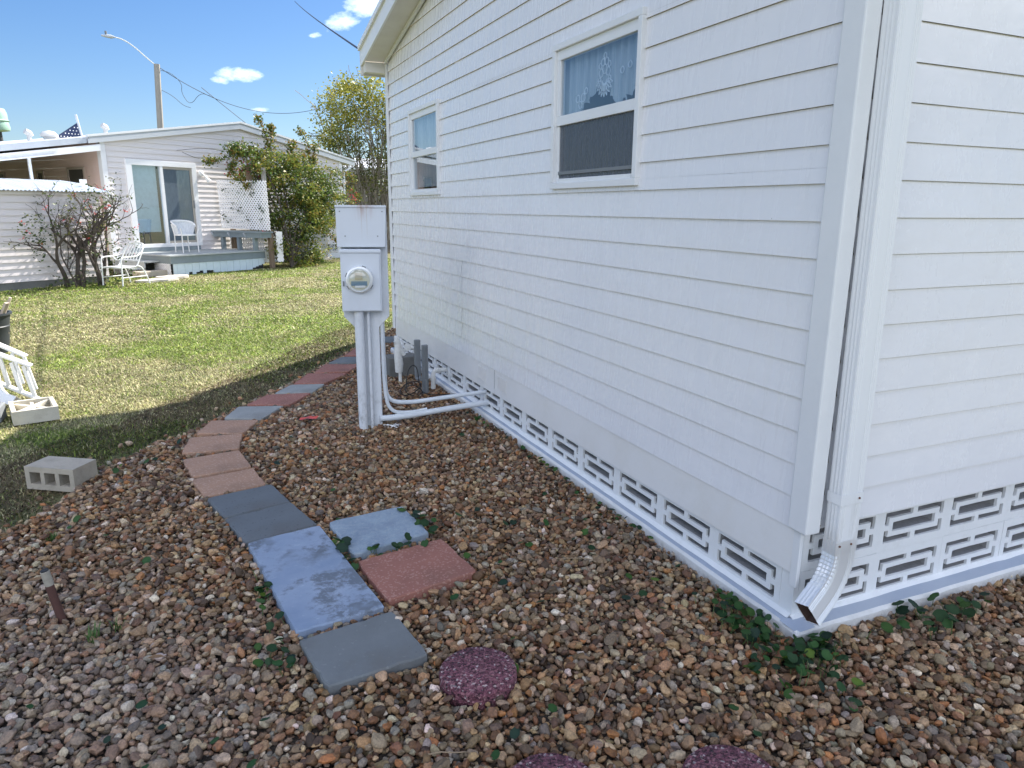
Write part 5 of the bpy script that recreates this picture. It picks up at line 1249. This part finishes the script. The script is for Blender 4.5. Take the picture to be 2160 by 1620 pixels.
# ------------------------------------------------------------------ foliage
def leaves_mesh(name, pts, size, cols, parent, mat, up=.35, fold=.3, hang=0.0, shape=1.0):
    n = len(pts); pts = np.asarray(pts); cols = np.asarray(cols)
    d = rng.normal(size=(n, 3)); d[:, 2] = d[:, 2] * .6 - hang; d /= np.linalg.norm(d, axis=1, keepdims=True)
    u = rng.normal(size=(n, 3)); u[:, 2] = np.abs(u[:, 2]) + up; s = np.cross(d, u); s /= np.linalg.norm(s, axis=1, keepdims=True); nr_ = np.cross(s, d)
    sz = (size * rng.uniform(.6, 1.3, n))[:, None]
    v = np.zeros((n, 4, 3)); v[:, 0] = pts; v[:, 1] = pts + d * sz * .55 + s * sz * .33 * shape + nr_ * sz * .10 * fold; v[:, 2] = pts + d * sz * 1.05; v[:, 3] = pts + d * sz * .55 - s * sz * .33 * shape + nr_ * sz * .10 * fold
    i = np.arange(n)[:, None] * 4; f = np.concatenate([i + [[0, 1, 2]], i + [[0, 2, 3]]])
    return npmesh(name, v.reshape(-1, 3), f, mat, parent, np.repeat(cols, 4, 0))
def pal(n, cs, pr=None, var=.2):
    cs = np.array(cs); k = rng.choice(len(cs), n, p=None if pr is None else np.array(pr) / sum(pr)); return cs[k] * rng.uniform(1 - var, 1 + var, (n, 1))
def walk(p, d, L, step, wob, grav, rnd):
    pts = [Vector(p)]; d = Vector(d).normalized(); k = int(L / step)
    for i in range(k):
        d = (d + Vector((rnd.gauss(0, wob), rnd.gauss(0, wob), rnd.gauss(0, wob) - grav))).normalized(); pts.append(pts[-1] + d * step)
    return pts

def bougainvillea():
    rnd = random.Random(4)
    t = thing('bougainvillea', 'sprawling green bougainvillea with red bracts climbing over the lattice and house', 'shrub', (3.8, -2.0, 0), 0, None, NF)
    st = MB(); P = []; Cc = []
    base = nf(3.5, 2.0); 
    tips = []
    # (u, v, z, ru, rv, rz, leaves)
    blobs = [(3.9, 1.9, .45, .75, .55, .50, 1700), (4.1, 1.8, 1.3, .95, .65, .65, 3000), (4.3, 1.6, 2.05, 1.15, .65, .55, 3600), (3.7, 1.4, 2.75, 1.05, .5, .30, 1900), (4.9, 1.5, 2.45, 1.1, .5, .35, 1500), (5.3, 1.5, 1.75, .9, .5, .35, 1500), (4.9, 1.6, 1.15, .6, .4, .45, 900), (3.0, 1.2, 3.05, .75, .35, .18, 700), (3.05, 1.7, 2.62, .45, .3, .2, 300), (4.6, 1.8, .2, .5, .4, .22, 500), (3.25, 1.15, 1.45, .22, .75, .55, 1500), (3.3, 1.0, 2.0, .22, .75, .45, 1300), (3.5, .8, 2.45, .45, .6, .3, 800)]
    for (u, v, z, ru, rv, rz, n) in blobs:
        m = int(n * 1.45); nc = max(6, m // 60)
        # clumps inside the blob, biased to its shell
        th = rng.uniform(0, 6.283, nc); ph = np.arccos(rng.uniform(-1, 1, nc)); r_ = rng.uniform(.25, 1.08, nc) ** .6
        cu = u + ru * r_ * np.sin(ph) * np.cos(th); cv = v + rv * r_ * np.sin(ph) * np.sin(th); cz = z + rz * r_ * np.cos(ph)
        for a, b_, c_ in zip(cu, cv, cz):
            k = m // nc; g = rng.normal(size=(k, 3)) * np.array([.13, .12, .085])
            b2 = max(b_, .25)
            pts = [tuple(nf(a + q_[0], b2 + q_[1], max(c_ + q_[2], .02))) for q_ in g]; P += pts
            tone = rng.random()
            sunny = c_ > z + rz * .2
            if tone < .52: col = pal(k, [(.21, .23, .04), (.27, .22, .05), (.15, .20, .04)])
            else: col = pal(k, [(.07, .12, .03), (.10, .155, .035), (.045, .08, .025), (.14, .18, .04)])
            Cc.append(col)
        tips.append((u, v, z))
    for (u, v, z) in tips:
        e = nf(u, v, z); mid = (base + e) / 2 + Vector((rnd.uniform(-.2, .2), rnd.uniform(-.2, .2), .3)); st.tube(smoothpath([base, mid, e], 2), [.035] + [.02] * 30 if False else .022, 6)
    # long arching shoots with leaves along them
    shoots = [((3.0, 1.2, 3.0), (2.0, 1.1, 2.75), (1.85, 1.0, 2.72)), ((2.4, 1.3, 2.72), (2.2, 1.3, 2.45), (2.65, 1.5, 2.12)), ((3.6, 1.2, 2.9), (3.75, 1.1, 3.5), (3.55, 1.0, 3.95)), ((3.7, 1.2, 3.0), (3.9, 1.1, 3.6), (3.95, 1.05, 3.75)), ((5.0, 1.2, 2.7), (5.3, 1.1, 3.3), (5.05, 1.0, 3.75)), ((5.1, 1.2, 2.6), (5.45, 1.1, 3.0), (5.5, 1.1, 3.35)),
              ((5.0, 1.4, 2.5), (6.3, 1.2, 2.75), (7.0, 1.2, 2.45)), ((5.3, 1.4, 2.3), (6.5, 1.3, 2.3), (7.2, 1.2, 1.9)), ((5.2, 1.5, 1.8), (6.3, 1.4, 2.0), (6.9, 1.3, 1.55)), ((5.0, 1.6, 1.5), (6.0, 1.5, 1.1), (6.6, 1.4, .75)), ((4.8, 1.7, 1.2), (5.6, 1.6, .7), (6.1, 1.5, .45)), ((5.2, 1.5, 1.6), (6.1, 1.4, 1.3), (6.9, 1.3, 1.15)),
              ((3.3, 1.3, 2.9), (2.9, 1.2, 3.2), (2.5, 1.1, 3.02)), ((4.2, 1.3, 2.9), (4.8, 1.2, 3.1), (5.5, 1.1, 2.9)), ((4.5, 1.3, 2.8), (4.4, 1.2, 3.25), (4.7, 1.1, 3.35))]
    for (a, m_, e) in shoots:
        path = smoothpath([nf(*a), nf(*m_), nf(*e)], 4); st.tube(path, .007, 5)
        for p in path:
            for _ in range(9):
                g = rng.normal(size=3) * .055; P.append((p.x + g[0], p.y + g[1], p.z + g[2]))
            Cc.append(pal(9, [(.20, .20, .03), (.13, .17, .03), (.28, .17, .04), (.07, .12, .03)]))
    # bare twigs in front of the wall on the left
    for a, m_, e in (((2.6, .6, 2.75), (2.0, .4, 2.8), (1.65, .3, 2.95)), ((3.0, .6, 3.0), (2.3, .4, 3.1), (1.5, .3, 2.98)), ((6.0, 1.0, 2.4), (6.6, .9, 2.6), (7.3, .8, 2.75)), ((5.8, 1.0, 2.5), (6.5, .9, 2.3), (7.2, .8, 2.3))):
        st.tube(smoothpath([nf(*a), nf(*m_), nf(*e)], 3), .006, 5)
    for _ in range(26):   # fine twigs
        a = rnd.choice(blobs); p = nf(a[0] + rnd.uniform(-1, 1) * a[3], a[1], a[2] + rnd.uniform(-1, 1) * a[5]); st.tube(walk(p, (rnd.uniform(-1, 1), rnd.uniform(-.5, .5), rnd.uniform(-.2, 1)), .5, .1, .15, .02, rnd), .005, 4)
    st.build('stem', M_['bark'], t)
    # a few leaves caught in the lattice
    for (v, z) in ((.45, 2.0), (.5, 1.95), (1.55, 1.98), (1.45, 1.9), (1.75, 1.65), (.95, 1.55), (1.0, 1.45), (1.25, 1.42), (.30, 1.35), (.42, 1.25), (.50, 1.2), (1.75, 1.25), (1.7, 2.25), (1.3, 1.25), (.75, 1.65), (1.9, 1.5), (1.85, 1.55)):
        k = 5; g = rng.normal(size=(k, 3)) * .035; P += [tuple(nf(2.72 + q_[0] * .4, v + q_[1], z + q_[2])) for q_ in g]; Cc.append(pal(k, [(.03, .06, .03), (.05, .08, .03)]))
    leaves_mesh('leaves', P, .070, np.concatenate(Cc), t, M_['leaf'])
    Rp = []; Rc = []
    for (u, v, z, s, n) in ((2.62, 1.1, 2.62, .12, 60), (2.85, 1.2, 2.70, .14, 70), (2.45, 1.1, 2.5, .08, 30), (3.1, 1.3, 2.6, .08, 20), (6.2, 1.3, .85, .07, 40), (6.35, 1.3, .68, .06, 30), (6.3, 1.35, .95, .06, 15), (6.9, 1.3, 1.85, .09, 25), (6.75, 1.3, 1.95, .08, 20), (2.7, 1.9, 1.0, .06, 10), (5.6, 1.3, .82, .04, 10)):
        g = rng.normal(size=(n, 3)) * s; Rp += [tuple(nf(u + q_[0], v + q_[1], z + q_[2])) for q_ in g]; Rc.append(pal(n, [(.45, .03, .06), (.36, .03, .08), (.55, .07, .06)]))
    leaves_mesh('red_bracts', Rp, .055, np.concatenate(Rc), t, M_['leaf'])
bougainvillea()

def flowering_shrub():
    rnd = random.Random(12)
    t = thing('flowering_shrub', 'sparse leafless looking shrub with dark stems and small red flowers by the shed', 'shrub', (-2.15, -2.25, 0), 0, None, NF)
    st = MB(); P = []; Cc = []; Rp = []; T = []
    def br(p, d, L, r_, lev):
        path = walk(p, d, L, .07, .10 if lev < 2 else .16, -.015 if lev < 2 else .005, rnd); k = len(path)
        st.tube(path, [r_ * (1 - .65 * i / k) for i in range(k)], 6 if lev < 2 else 4, False)
        if lev < 4:
            for _ in range((3, 3, 3, 2)[lev]):
                i = rnd.randint(int(k * .35), k - 1); dd = (path[min(i + 1, k - 1)] - path[max(i - 1, 0)]).normalized()
                nd = dd + Vector((rnd.gauss(0, .5), rnd.gauss(0, .5), rnd.gauss(.05, .35))); br(path[i], nd, L * rnd.uniform(.5, .78), r_ * .52, lev + 1)
        if lev >= 3: T.append(path[-1]); T.append(path[k // 2])
    for (u, v, du, L, r_) in ((-2.52, 2.0, -.10, 1.25, .045), (-2.38, 2.1, .0, 1.35, .05), (-2.30, 2.15, .25, 1.3, .045), (-2.00, 2.25, .12, 1.45, .05), (-1.92, 2.2, .3, 1.1, .038), (-2.45, 2.2, -.45, 1.1, .02), (-1.95, 2.3, -.3, 1.2, .035), (-2.32, 2.2, .1, 1.2, .035)):
        d = NF.to_3x3() @ Vector((du, rnd.uniform(-.15, .1), 1)); br(nf(u, v, -.03), d, L * .92, r_ * 1.15, 0)
    st.build('stem', M_['bark'], t)
    # leaves in loose clumps
    for (u, v, z, s, n) in ((-3.05, 2.2, 1.30, .10, 40), (-3.2, 2.2, 1.15, .13, 60), (-2.85, 2.2, 1.12, .12, 60), (-2.85, 2.2, .9, .1, 30), (-2.6, 2.2, 1.35, .12, 60), (-3.1, 2.2, .62, .07, 22), (-3.1, 2.2, .95, .06, 25), (-2.1, 2.2, 1.05, .15, 25), (-1.75, 2.2, 1.65, .15, 40), (-1.35, 2.2, 1.75, .1, 30), (-1.95, 2.2, 1.9, .12, 50), (-1.5, 2.2, 1.3, .1, 20), (-1.2, 2.1, 1.05, .12, 40), (-1.0, 2.1, .85, .1, 40), (-1.7, 2.2, .7, .12, 60), (-1.55, 2.3, .6, .1, 40), (-1.4, 2.2, 2.15, .07, 22), (-2.3, 2.2, 1.6, .12, 30), (-2.2, 2.2, .12, .2, 160), (-1.6, 2.3, .10, .22, 140), (-2.7, 2.1, .08, .15, 60)):
        g = rng.normal(size=(n, 3)) * s; P += [tuple(nf(u + q_[0], v + q_[1] * .7, max(.02, z + q_[2]))) for q_ in g]; Cc.append(pal(n, [(.05, .085, .03), (.08, .12, .03), (.15, .17, .06), (.035, .06, .025)]))
    for p in T:
        if rnd.random() < .16:
            for _ in range(3): P.append(tuple(p + Vector((rnd.gauss(0, .03),) * 3))); Cc.append(pal(1, [(.08, .12, .03), (.15, .16, .05)]))
        if rnd.random() < .02: Rp += [tuple(p + Vector((rnd.gauss(0, .02), rnd.gauss(0, .02), rnd.gauss(0, .02)))) for _ in range(6)]
    leaves_mesh('leaves', P, .058, np.concatenate(Cc), t, M_['leaf'])
    for (u, z) in ((-3.35, 1.28), (-3.3, 1.12), (-3.42, .98), (-2.9, 1.55), (-2.15, 1.55), (-2.0, 1.45), (-2.1, 1.7), (-2.3, 1.25), (-1.75, 1.15), (-1.2, 1.5), (-1.05, 1.15), (-1.35, .75), (-1.6, .85), (-1.2, .6), (-1.8, 1.95), (-1.6, 2.0)):
        for _ in range(5): g = rng.normal(size=3) * .026; Rp.append(tuple(nf(u + g[0], 2.3 + g[1], z + g[2])))
    leaves_mesh('red_flowers', Rp, .045, pal(len(Rp), [(.55, .04, .05), (.60, .12, .10)]), t, M_['leaf'])
flowering_shrub()

def far_tree():
    rnd = random.Random(21)
    t = thing('bushy_tree', 'tall loose yellow green tree of many upright stems behind the low house', 'tree', (6.55, 27, 0))
    st = MB(); P = []; Cc = []
    o = Vector((6.75, 27.4, 0))
    for k in range(70):
        a = rnd.uniform(-1, 1); top = Vector((6.55 + a * 1.95 + rnd.gauss(0, .15), 27 + rnd.uniform(-1.3, 1.3), 3.8 + rnd.uniform(0, 2.1) - abs(a) * .6))
        b0 = o + Vector((rnd.uniform(-.9, .9) + a * .3, rnd.uniform(-.7, .7), 0)); mid = b0.lerp(top, .45) + Vector((-a * .25 * rnd.random(), 0, .2))
        path = smoothpath([b0, mid, top], 3); st.tube(path, [.035 * (1 - .75 * i / len(path)) for i in range(len(path))], 5, False)
        for j in range(4):
            p = path[rnd.randint(len(path) // 2, len(path) - 1)]; tw = walk(p, (a * .8 + rnd.gauss(0, .5), rnd.gauss(0, .5), 1), .9, .15, .15, 0, rnd); st.tube(tw, .009, 4, False)
    st.build('trunk', M_['barkpale'], t)
    for k in range(430):
        a = rng.uniform(-1, 1); zz = rng.uniform(0, 1)
        w_ = .55 + .45 * min(1, zz * 2.2)
        x = 6.62 + a * 1.95 * w_ - .25 * zz; z = 1.9 + zz * 4.15 - abs(a) ** 2.5 * 1.1 * (zz > .5); y = 27 + rng.uniform(-1.4, 1.4)
        dens = (9 + 82 * zz ** 1.5); n = int(dens * rng.uniform(.5, 1.4))
        g = rng.normal(size=(n, 3)) * np.array([.22, .22, .17]); P += [(x + q_[0], y + q_[1], z + q_[2]) for q_ in g]
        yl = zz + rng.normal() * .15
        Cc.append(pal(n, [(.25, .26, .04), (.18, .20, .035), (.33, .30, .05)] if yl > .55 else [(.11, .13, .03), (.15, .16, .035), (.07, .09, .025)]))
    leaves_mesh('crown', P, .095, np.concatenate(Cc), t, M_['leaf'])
far_tree()

# third house seen behind the tree
th = thing('far_house', 'tan house with flat white roof glimpsed behind the bushy tree', 'house', (6, 33, 0), R(20))
b = MB(); courses(b, lambda z: (5.4, 7.75), .3, .2, 13, (), along='x', face=33.0, sgn=-1); b.build('wall', painted('tan_wall', (.24, .22, .20), .8, .2, 3), th)
b = MB(); b.box((8.1, 33.3, 0), (11.5, 36, 2.6)); b.build('wall', painted('white_wall', (.6, .6, .58), .8, .2, 3), th)
b = MB(); b.box((5.0, 32.3, 2.95), (9.0, 37, 3.22)); b.build('roof_edge', painted('roof_grey', (.40, .40, .38), .7), th)
b = MB(); b.prism([(4.8, 32.2, 3.23), (9.4, 32.2, 3.23), (9.4, 37, 3.9), (4.8, 37, 3.9)], (0, 0, .08)); b.build('roof', M_['roofwhite'], th)

# street lamp
sp_ = thing('street_lamp', 'concrete lamp post with curved arm and flat lamp head above the low roof', 'street lamp', (-1.9, 50, 0))
b = MB(); b.tube([(-1.45, 50, -.2), (-1.02, 50, 9.72)], [.20, .165], 8); b.build('pole', M_['pole'], sp_)
b = MB(); b.tube(smoothpath([(-1.02, 50, 9.6), (-1.5, 50, 10.0), (-2.2, 50, 10.65), (-2.75, 50, 10.95), (-3.15, 50, 11.0)], 2), .035, 6); b.build('arm', M_['alum'], sp_, smooth=True)
b = MB(); b.tube([(-3.05, 50, 10.99), (-3.25, 50, 11.0), (-3.5, 50, 11.02), (-3.75, 50, 11.03)], [.04, .10, .09, .04], 10); lh = b.build('lamp_head', M_['fasciablue'], sp_, smooth=True)
b = MB(); b.tube([(-3.5, 50, 11.1), (-3.5, 50, 11.28)], .06, 8); b.build('photocell', M_['greypaint'], lh)
# wires
def sag(p, q_, s, n=24):
    p = Vector(p); q_ = Vector(q_); return [p.lerp(q_, i / n) + Vector((0, 0, -4 * s * (i / n) * (1 - i / n))) for i in range(n + 1)]
b = MB(); b.tube(sag((1.76, 7.88, 3.16), (4.9, 34.5, 10.15), .05), .011, 6); o = b.build('service_cable', M_['cable'], None); tag(o, 'thick black service cable running up from the white house eave', 'cable')
b = MB(); b.tube(sag((-.9, 50, 9.55), (2.2, 50, 7.95), .12), .018, 5); b.tube(sag((2.2, 50, 7.95), (9.5, 50, 8.3), .75), .016, 5); o = b.build('overhead_wire', M_['darkwire'], None); tag(o, 'thin sagging wire from the lamp post to the bushy tree', 'wire')
b = MB(); b.tube(sag((1.3, 50, 8.6), (4.3, 50, 6.2), .02), .018, 5); o = b.build('overhead_wire', M_['darkwire'], None); tag(o, 'thin straight wire dropping from the lamp post behind the low roof', 'wire')
b = MB(); b.tube(smoothpath([(-.85, 50, 9.4), (-.3, 50, 9.3), (.25, 50, 8.75), (.15, 50, 8.2), (.6, 50, 7.5), (1.2, 50, 8.3), (1.75, 50, 8.15)], 2), .014, 5); b.tube(smoothpath([(-.9, 50, 8.3), (-.3, 50, 8.0), (.2, 50, 7.5), (.6, 50, 7.4)], 2), .014, 5); o = b.build('loose_wire', M_['darkwire'], None); tag(o, 'loose drooping loop of wire beside the lamp post', 'wire')
b = MB(); b.tube(sag((9.0, 60, 7.2), (16, 60, 7.5), .1), .02, 5); b.tube(sag((9.0, 60, 6.8), (16, 60, 7.2), .1), .02, 5); o = b.build('overhead_wire', M_['darkwire'], None); tag(o, 'distant pair of wires between the roof antenna and the bushy tree', 'wire')
an = thing('roof_antenna', 'small dark television antenna showing above the right slope of the low roof', 'antenna', (5.0, 31, 0))
b = MB(); b.tube([(5.0, 31, 2), (5.0, 31, 4.42)], .022, 6); b.build('mast', M_['darkwire'], an)
b = MB(); b.tube([(4.55, 31, 4.40), (5.4, 31, 4.36)], .018, 5)
for x in (4.6, 4.75, 4.9, 5.05, 5.2, 5.35): b.tube([(x, 30.8, 4.43), (x - .05, 31.2, 4.35)], .012, 4)
b.build('elements', M_['darkwire'], an)
gp = thing('utility_pole', 'dark leaning pole with a pale green ribbed canister at the left edge', 'utility pole', (-10.4, 60, 0))
b = MB(); b.tube([(-10.9, 60, -.2), (-11.2, 60, 5.2), (-11.35, 60, 9.2), (-11.5, 60, 13)], .17, 10); b.build('pole', M_['darkwire'], gp)
b = MB(); b.lathe([(.001, 0), (.84, .04), (.9, .2), (.86, .56), (.94, .64), (.86, .72), (.88, 1.12), (.8, 1.4), (.001, 1.48)], (-11.35, 59.6, 6.3), (-.08, 0, 1), 24); b.build('canister', M_['greenmetal'], gp, smooth=True, angle=40)

# ------------------------------------------------------------------ pennywort weeds
def pennywort(name, cx, cy, sx, sy, n, parent=None, hmax=.10, rmin=.013, rmax=.03, region=None):
    V = []; F = []; C_ = []; base = 0
    xs_ = cx + rng.normal(0, sx, n); ys_ = cy + rng.normal(0, sy, n)
    if region is not None: xs_, ys_ = region
    stem = MB()
    for x, y in zip(xs_, ys_):
        if x > 1.95 and y > 1.76: continue
        h = rng.uniform(.03, hmax); r_ = rng.uniform(rmin, rmax); K = 12
        tilt = rng.normal(0, .42, 2); nx, ny = tilt
        nrm = Vector((nx, ny, 1)).normalized(); a = nrm.cross(Vector((0, 1, 0))).normalized(); bb = nrm.cross(a)
        c = Vector((x, y, h)); ring = []
        ph = rng.uniform(0, 6.28)
        V.append(tuple(c - nrm * r_ * .12)); 
        for j in range(K):
            th_ = ph + 6.283 * j / K + (.10 if j == 0 else 0); rr = r_ * (1 + .05 * (j % 2)) * (.72 if j == 0 else 1); p = c + a * math.cos(th_) * rr + bb * math.sin(th_) * rr; V.append(tuple(p))
        F += [(base, base + 1 + j, base + 1 + (j + 1) % K) for j in range(K)]; 
        col = np.array([(.030, .085, .020), (.022, .058, .020), (.045, .105, .02), (.018, .042, .024), (.09, .15, .02)])[rng.choice(5, p=[.32, .28, .2, .15, .05])] * rng.uniform(.8, 1.2)
        C_ += [tuple(col * 1.3)] + [tuple(col)] * K; base += K + 1
        stem.tube([(x + rng.normal(0, .012), y + rng.normal(0, .012), 0), tuple(c - nrm * r_ * .12)], .0014, 4, False)
    o = npmesh(name, np.array(V), np.array(F), M_['leaf'], parent, np.array(C_), smooth=True)
    if parent is not None: stem.build('stems', painted(name + '_stem', (.08, .14, .04), .6), parent)
    return o
def pw_thing(lab, cx, cy, sx, sy, n, **k):
    t = thing('pennywort_patch', lab, 'weed', (cx, cy, 0), 0, 'pennywort growing through the gravel')
    pennywort('leaves', cx, cy, sx, sy, n, t, **k)
pw_thing('dense round leaved pennywort under the downspout at the house corner', 1.97, 1.655, .075, .04, 58, hmax=.075, rmin=.010, rmax=.022)
pw_thing('dense round leaved pennywort against the footing left of the downspout', 1.84, 1.87, .045, .13, 62, hmax=.075, rmin=.010, rmax=.022)
pw_thing('pennywort spilling out from the house corner towards the camera', 1.80, 1.60, .10, .09, 26, hmax=.05, rmax=.024)
pw_thing('small pennywort tuft between the long blue slab and the pale blue slab', .50, 3.12, .022, .07, 12, hmax=.07, rmax=.028)
pw_thing('small pennywort tuft at the right corner of the pale blue slab', .95, 3.28, .03, .08, 14, hmax=.07, rmax=.026)
pw_thing('small pennywort tuft between the pale blue slab and the red paver', .74, 3.06, .07, .02, 9, hmax=.07, rmax=.026)
pw_thing('small pennywort tuft on the left side of the long blue slab', .14, 2.92, .02, .10, 10, hmax=.07, rmax=.024)
pw_thing('small pennywort tuft at the joint of the blue slab and near grey paver', .17, 2.42, .03, .07, 14, hmax=.07, rmax=.022)
pw_thing('pennywort growing on the gravel in front of the front wall footing', 2.62, 1.66, .16, .04, 34, hmax=.07, rmax=.028)
ed_n = 60; ys_ = rng.uniform(2.0, 5.0, ed_n); xs_ = 1.915 + rng.normal(0, .018, ed_n)
a1 = 260; xx = rng.uniform(-1.0, 1.9, a1); yy = rng.uniform(1.3, 5.2, a1); kk = (fbm(xx, yy, 2.0, 50) > .53) & inpoly(xx, yy, GRAVEL)
for poly in PAV.values(): kk &= ~inpoly(xx, yy, poly)
xx = np.concatenate([xx[kk], xs_]); yy = np.concatenate([yy[kk], ys_])
o = pennywort('weeds', 0, 0, 0, 0, 0, hmax=.045, rmin=.010, rmax=.022, region=(xx, yy)); tag(o, 'scattered small round leaved weeds in the gravel', 'weeds', kind='stuff')
# grass tufts in the gravel, left foreground
def tuft(lab, cx, cy, n, L):
    V = []; F = []; C_ = []
    for i in range(n):
        th_ = rng.uniform(0, 6.28); l = L * rng.uniform(.6, 1.2); ln = rng.uniform(.2, .9); x = cx + rng.normal(0, .012); y = cy + rng.normal(0, .012); dx, dy = math.cos(th_), math.sin(th_); w2 = .0022; k = len(V)
        V += [(x - dy * w2, y + dx * w2, 0), (x + dy * w2, y - dx * w2, 0), (x + dx * l * ln * .5 + dy * w2, y + dy * l * ln * .5 - dx * w2, l * .6), (x + dx * l * ln * .5 - dy * w2, y + dy * l * ln * .5 + dx * w2, l * .6), (x + dx * l * ln, y + dy * l * ln, l * .8)]
        F += [(k, k + 1, k + 2), (k, k + 2, k + 3), (k + 3, k + 2, k + 4)]; C_ += [tuple(np.array((.10, .18, .05)) * rng.uniform(.7, 1.2))] * 5
    o = npmesh('grass_tuft', np.array(V), np.array(F), M_['grass'], None, np.array(C_)); tag(o, lab, 'grass tuft', 'grass tufts in the gravel')
tuft('small green grass tuft in the gravel just in front of the pipe stake', -.47, 2.80, 26, .075); tuft('small grass tuft in the gravel by the lawn edge, upper left', -.76, 3.85, 40, .05); tuft('thin grass tuft beside another one near the pipe stake', -.40, 2.86, 12, .085)
# dry twigs on the gravel
for i, (x, y, a, L, lab) in enumerate(((.50, 1.72, .1, .22, 'dry brown twig lying on the near gravel'), (1.05, 1.68, .8, .16, 'curled pale straw near the bottom stepping stone'), (1.55, 2.55, 2.2, .2, 'thin dry straw on the gravel near the footing'))):
    rnd = random.Random(i); b = MB(); b.tube(walk((x, y, .045), (math.cos(a), math.sin(a), .05), L, .02, .12, .0, rnd), .0022, 5); o = b.build('twig', painted('dry_twig%d' % i, (.30, .22, .14), .9), None); tag(o, lab, 'twig')

rl = random.Random(9); lm = [painted('dead_leaf_%d' % k, c_, .8, .3, 40) for k, c_ in enumerate(((.20, .12, .06), (.30, .22, .12), (.13, .09, .06)))]
LPOS = [(-.25, 2.55, 'left of the near grey paver'), (.32, 5.0, 'between the pink pavers and the meter post'), (1.35, 3.3, 'midway between the red square paver and the footing'), (1.15, 1.95, 'right of the purple stepping stone'), (-.1, 3.3, 'beside the long blue slab on its left'), (1.62, 3.05, 'near the footing under the vent blocks'), (.62, 4.2, 'in the open gravel right of the slate grey pavers'), (1.7, 4.3, 'near the footing below the conduits'), (2.4, 1.35, 'at the bottom right of the gravel'), (-.75, 3.35, 'near the rusty stake and the lawn edge')]
for i, (x, y, where) in enumerate(LPOS):
    b = MB(); a0 = rl.uniform(0, 6.28); L_ = rl.uniform(.022, .04); c_, s_ = math.cos(a0), math.sin(a0); vs = []
    for k, (u, v, z) in enumerate(((-1, 0, .2), (-.4, .42, .5), (.35, .38, .6), (1.1, 0, .1), (.35, -.38, .5), (-.4, -.42, .35), (0, 0, 0))): vs.append((x + (u * c_ - v * s_) * L_, y + (u * s_ + v * c_) * L_, .040 + z * .014))
    b.add(vs, [(6, k, (k + 1) % 6) for k in range(6)]); o = b.build('dead_leaf', lm[i % 3]); tag(o, 'brown dead leaf ' + where, 'leaf', 'dead leaves on the gravel')
print('done')
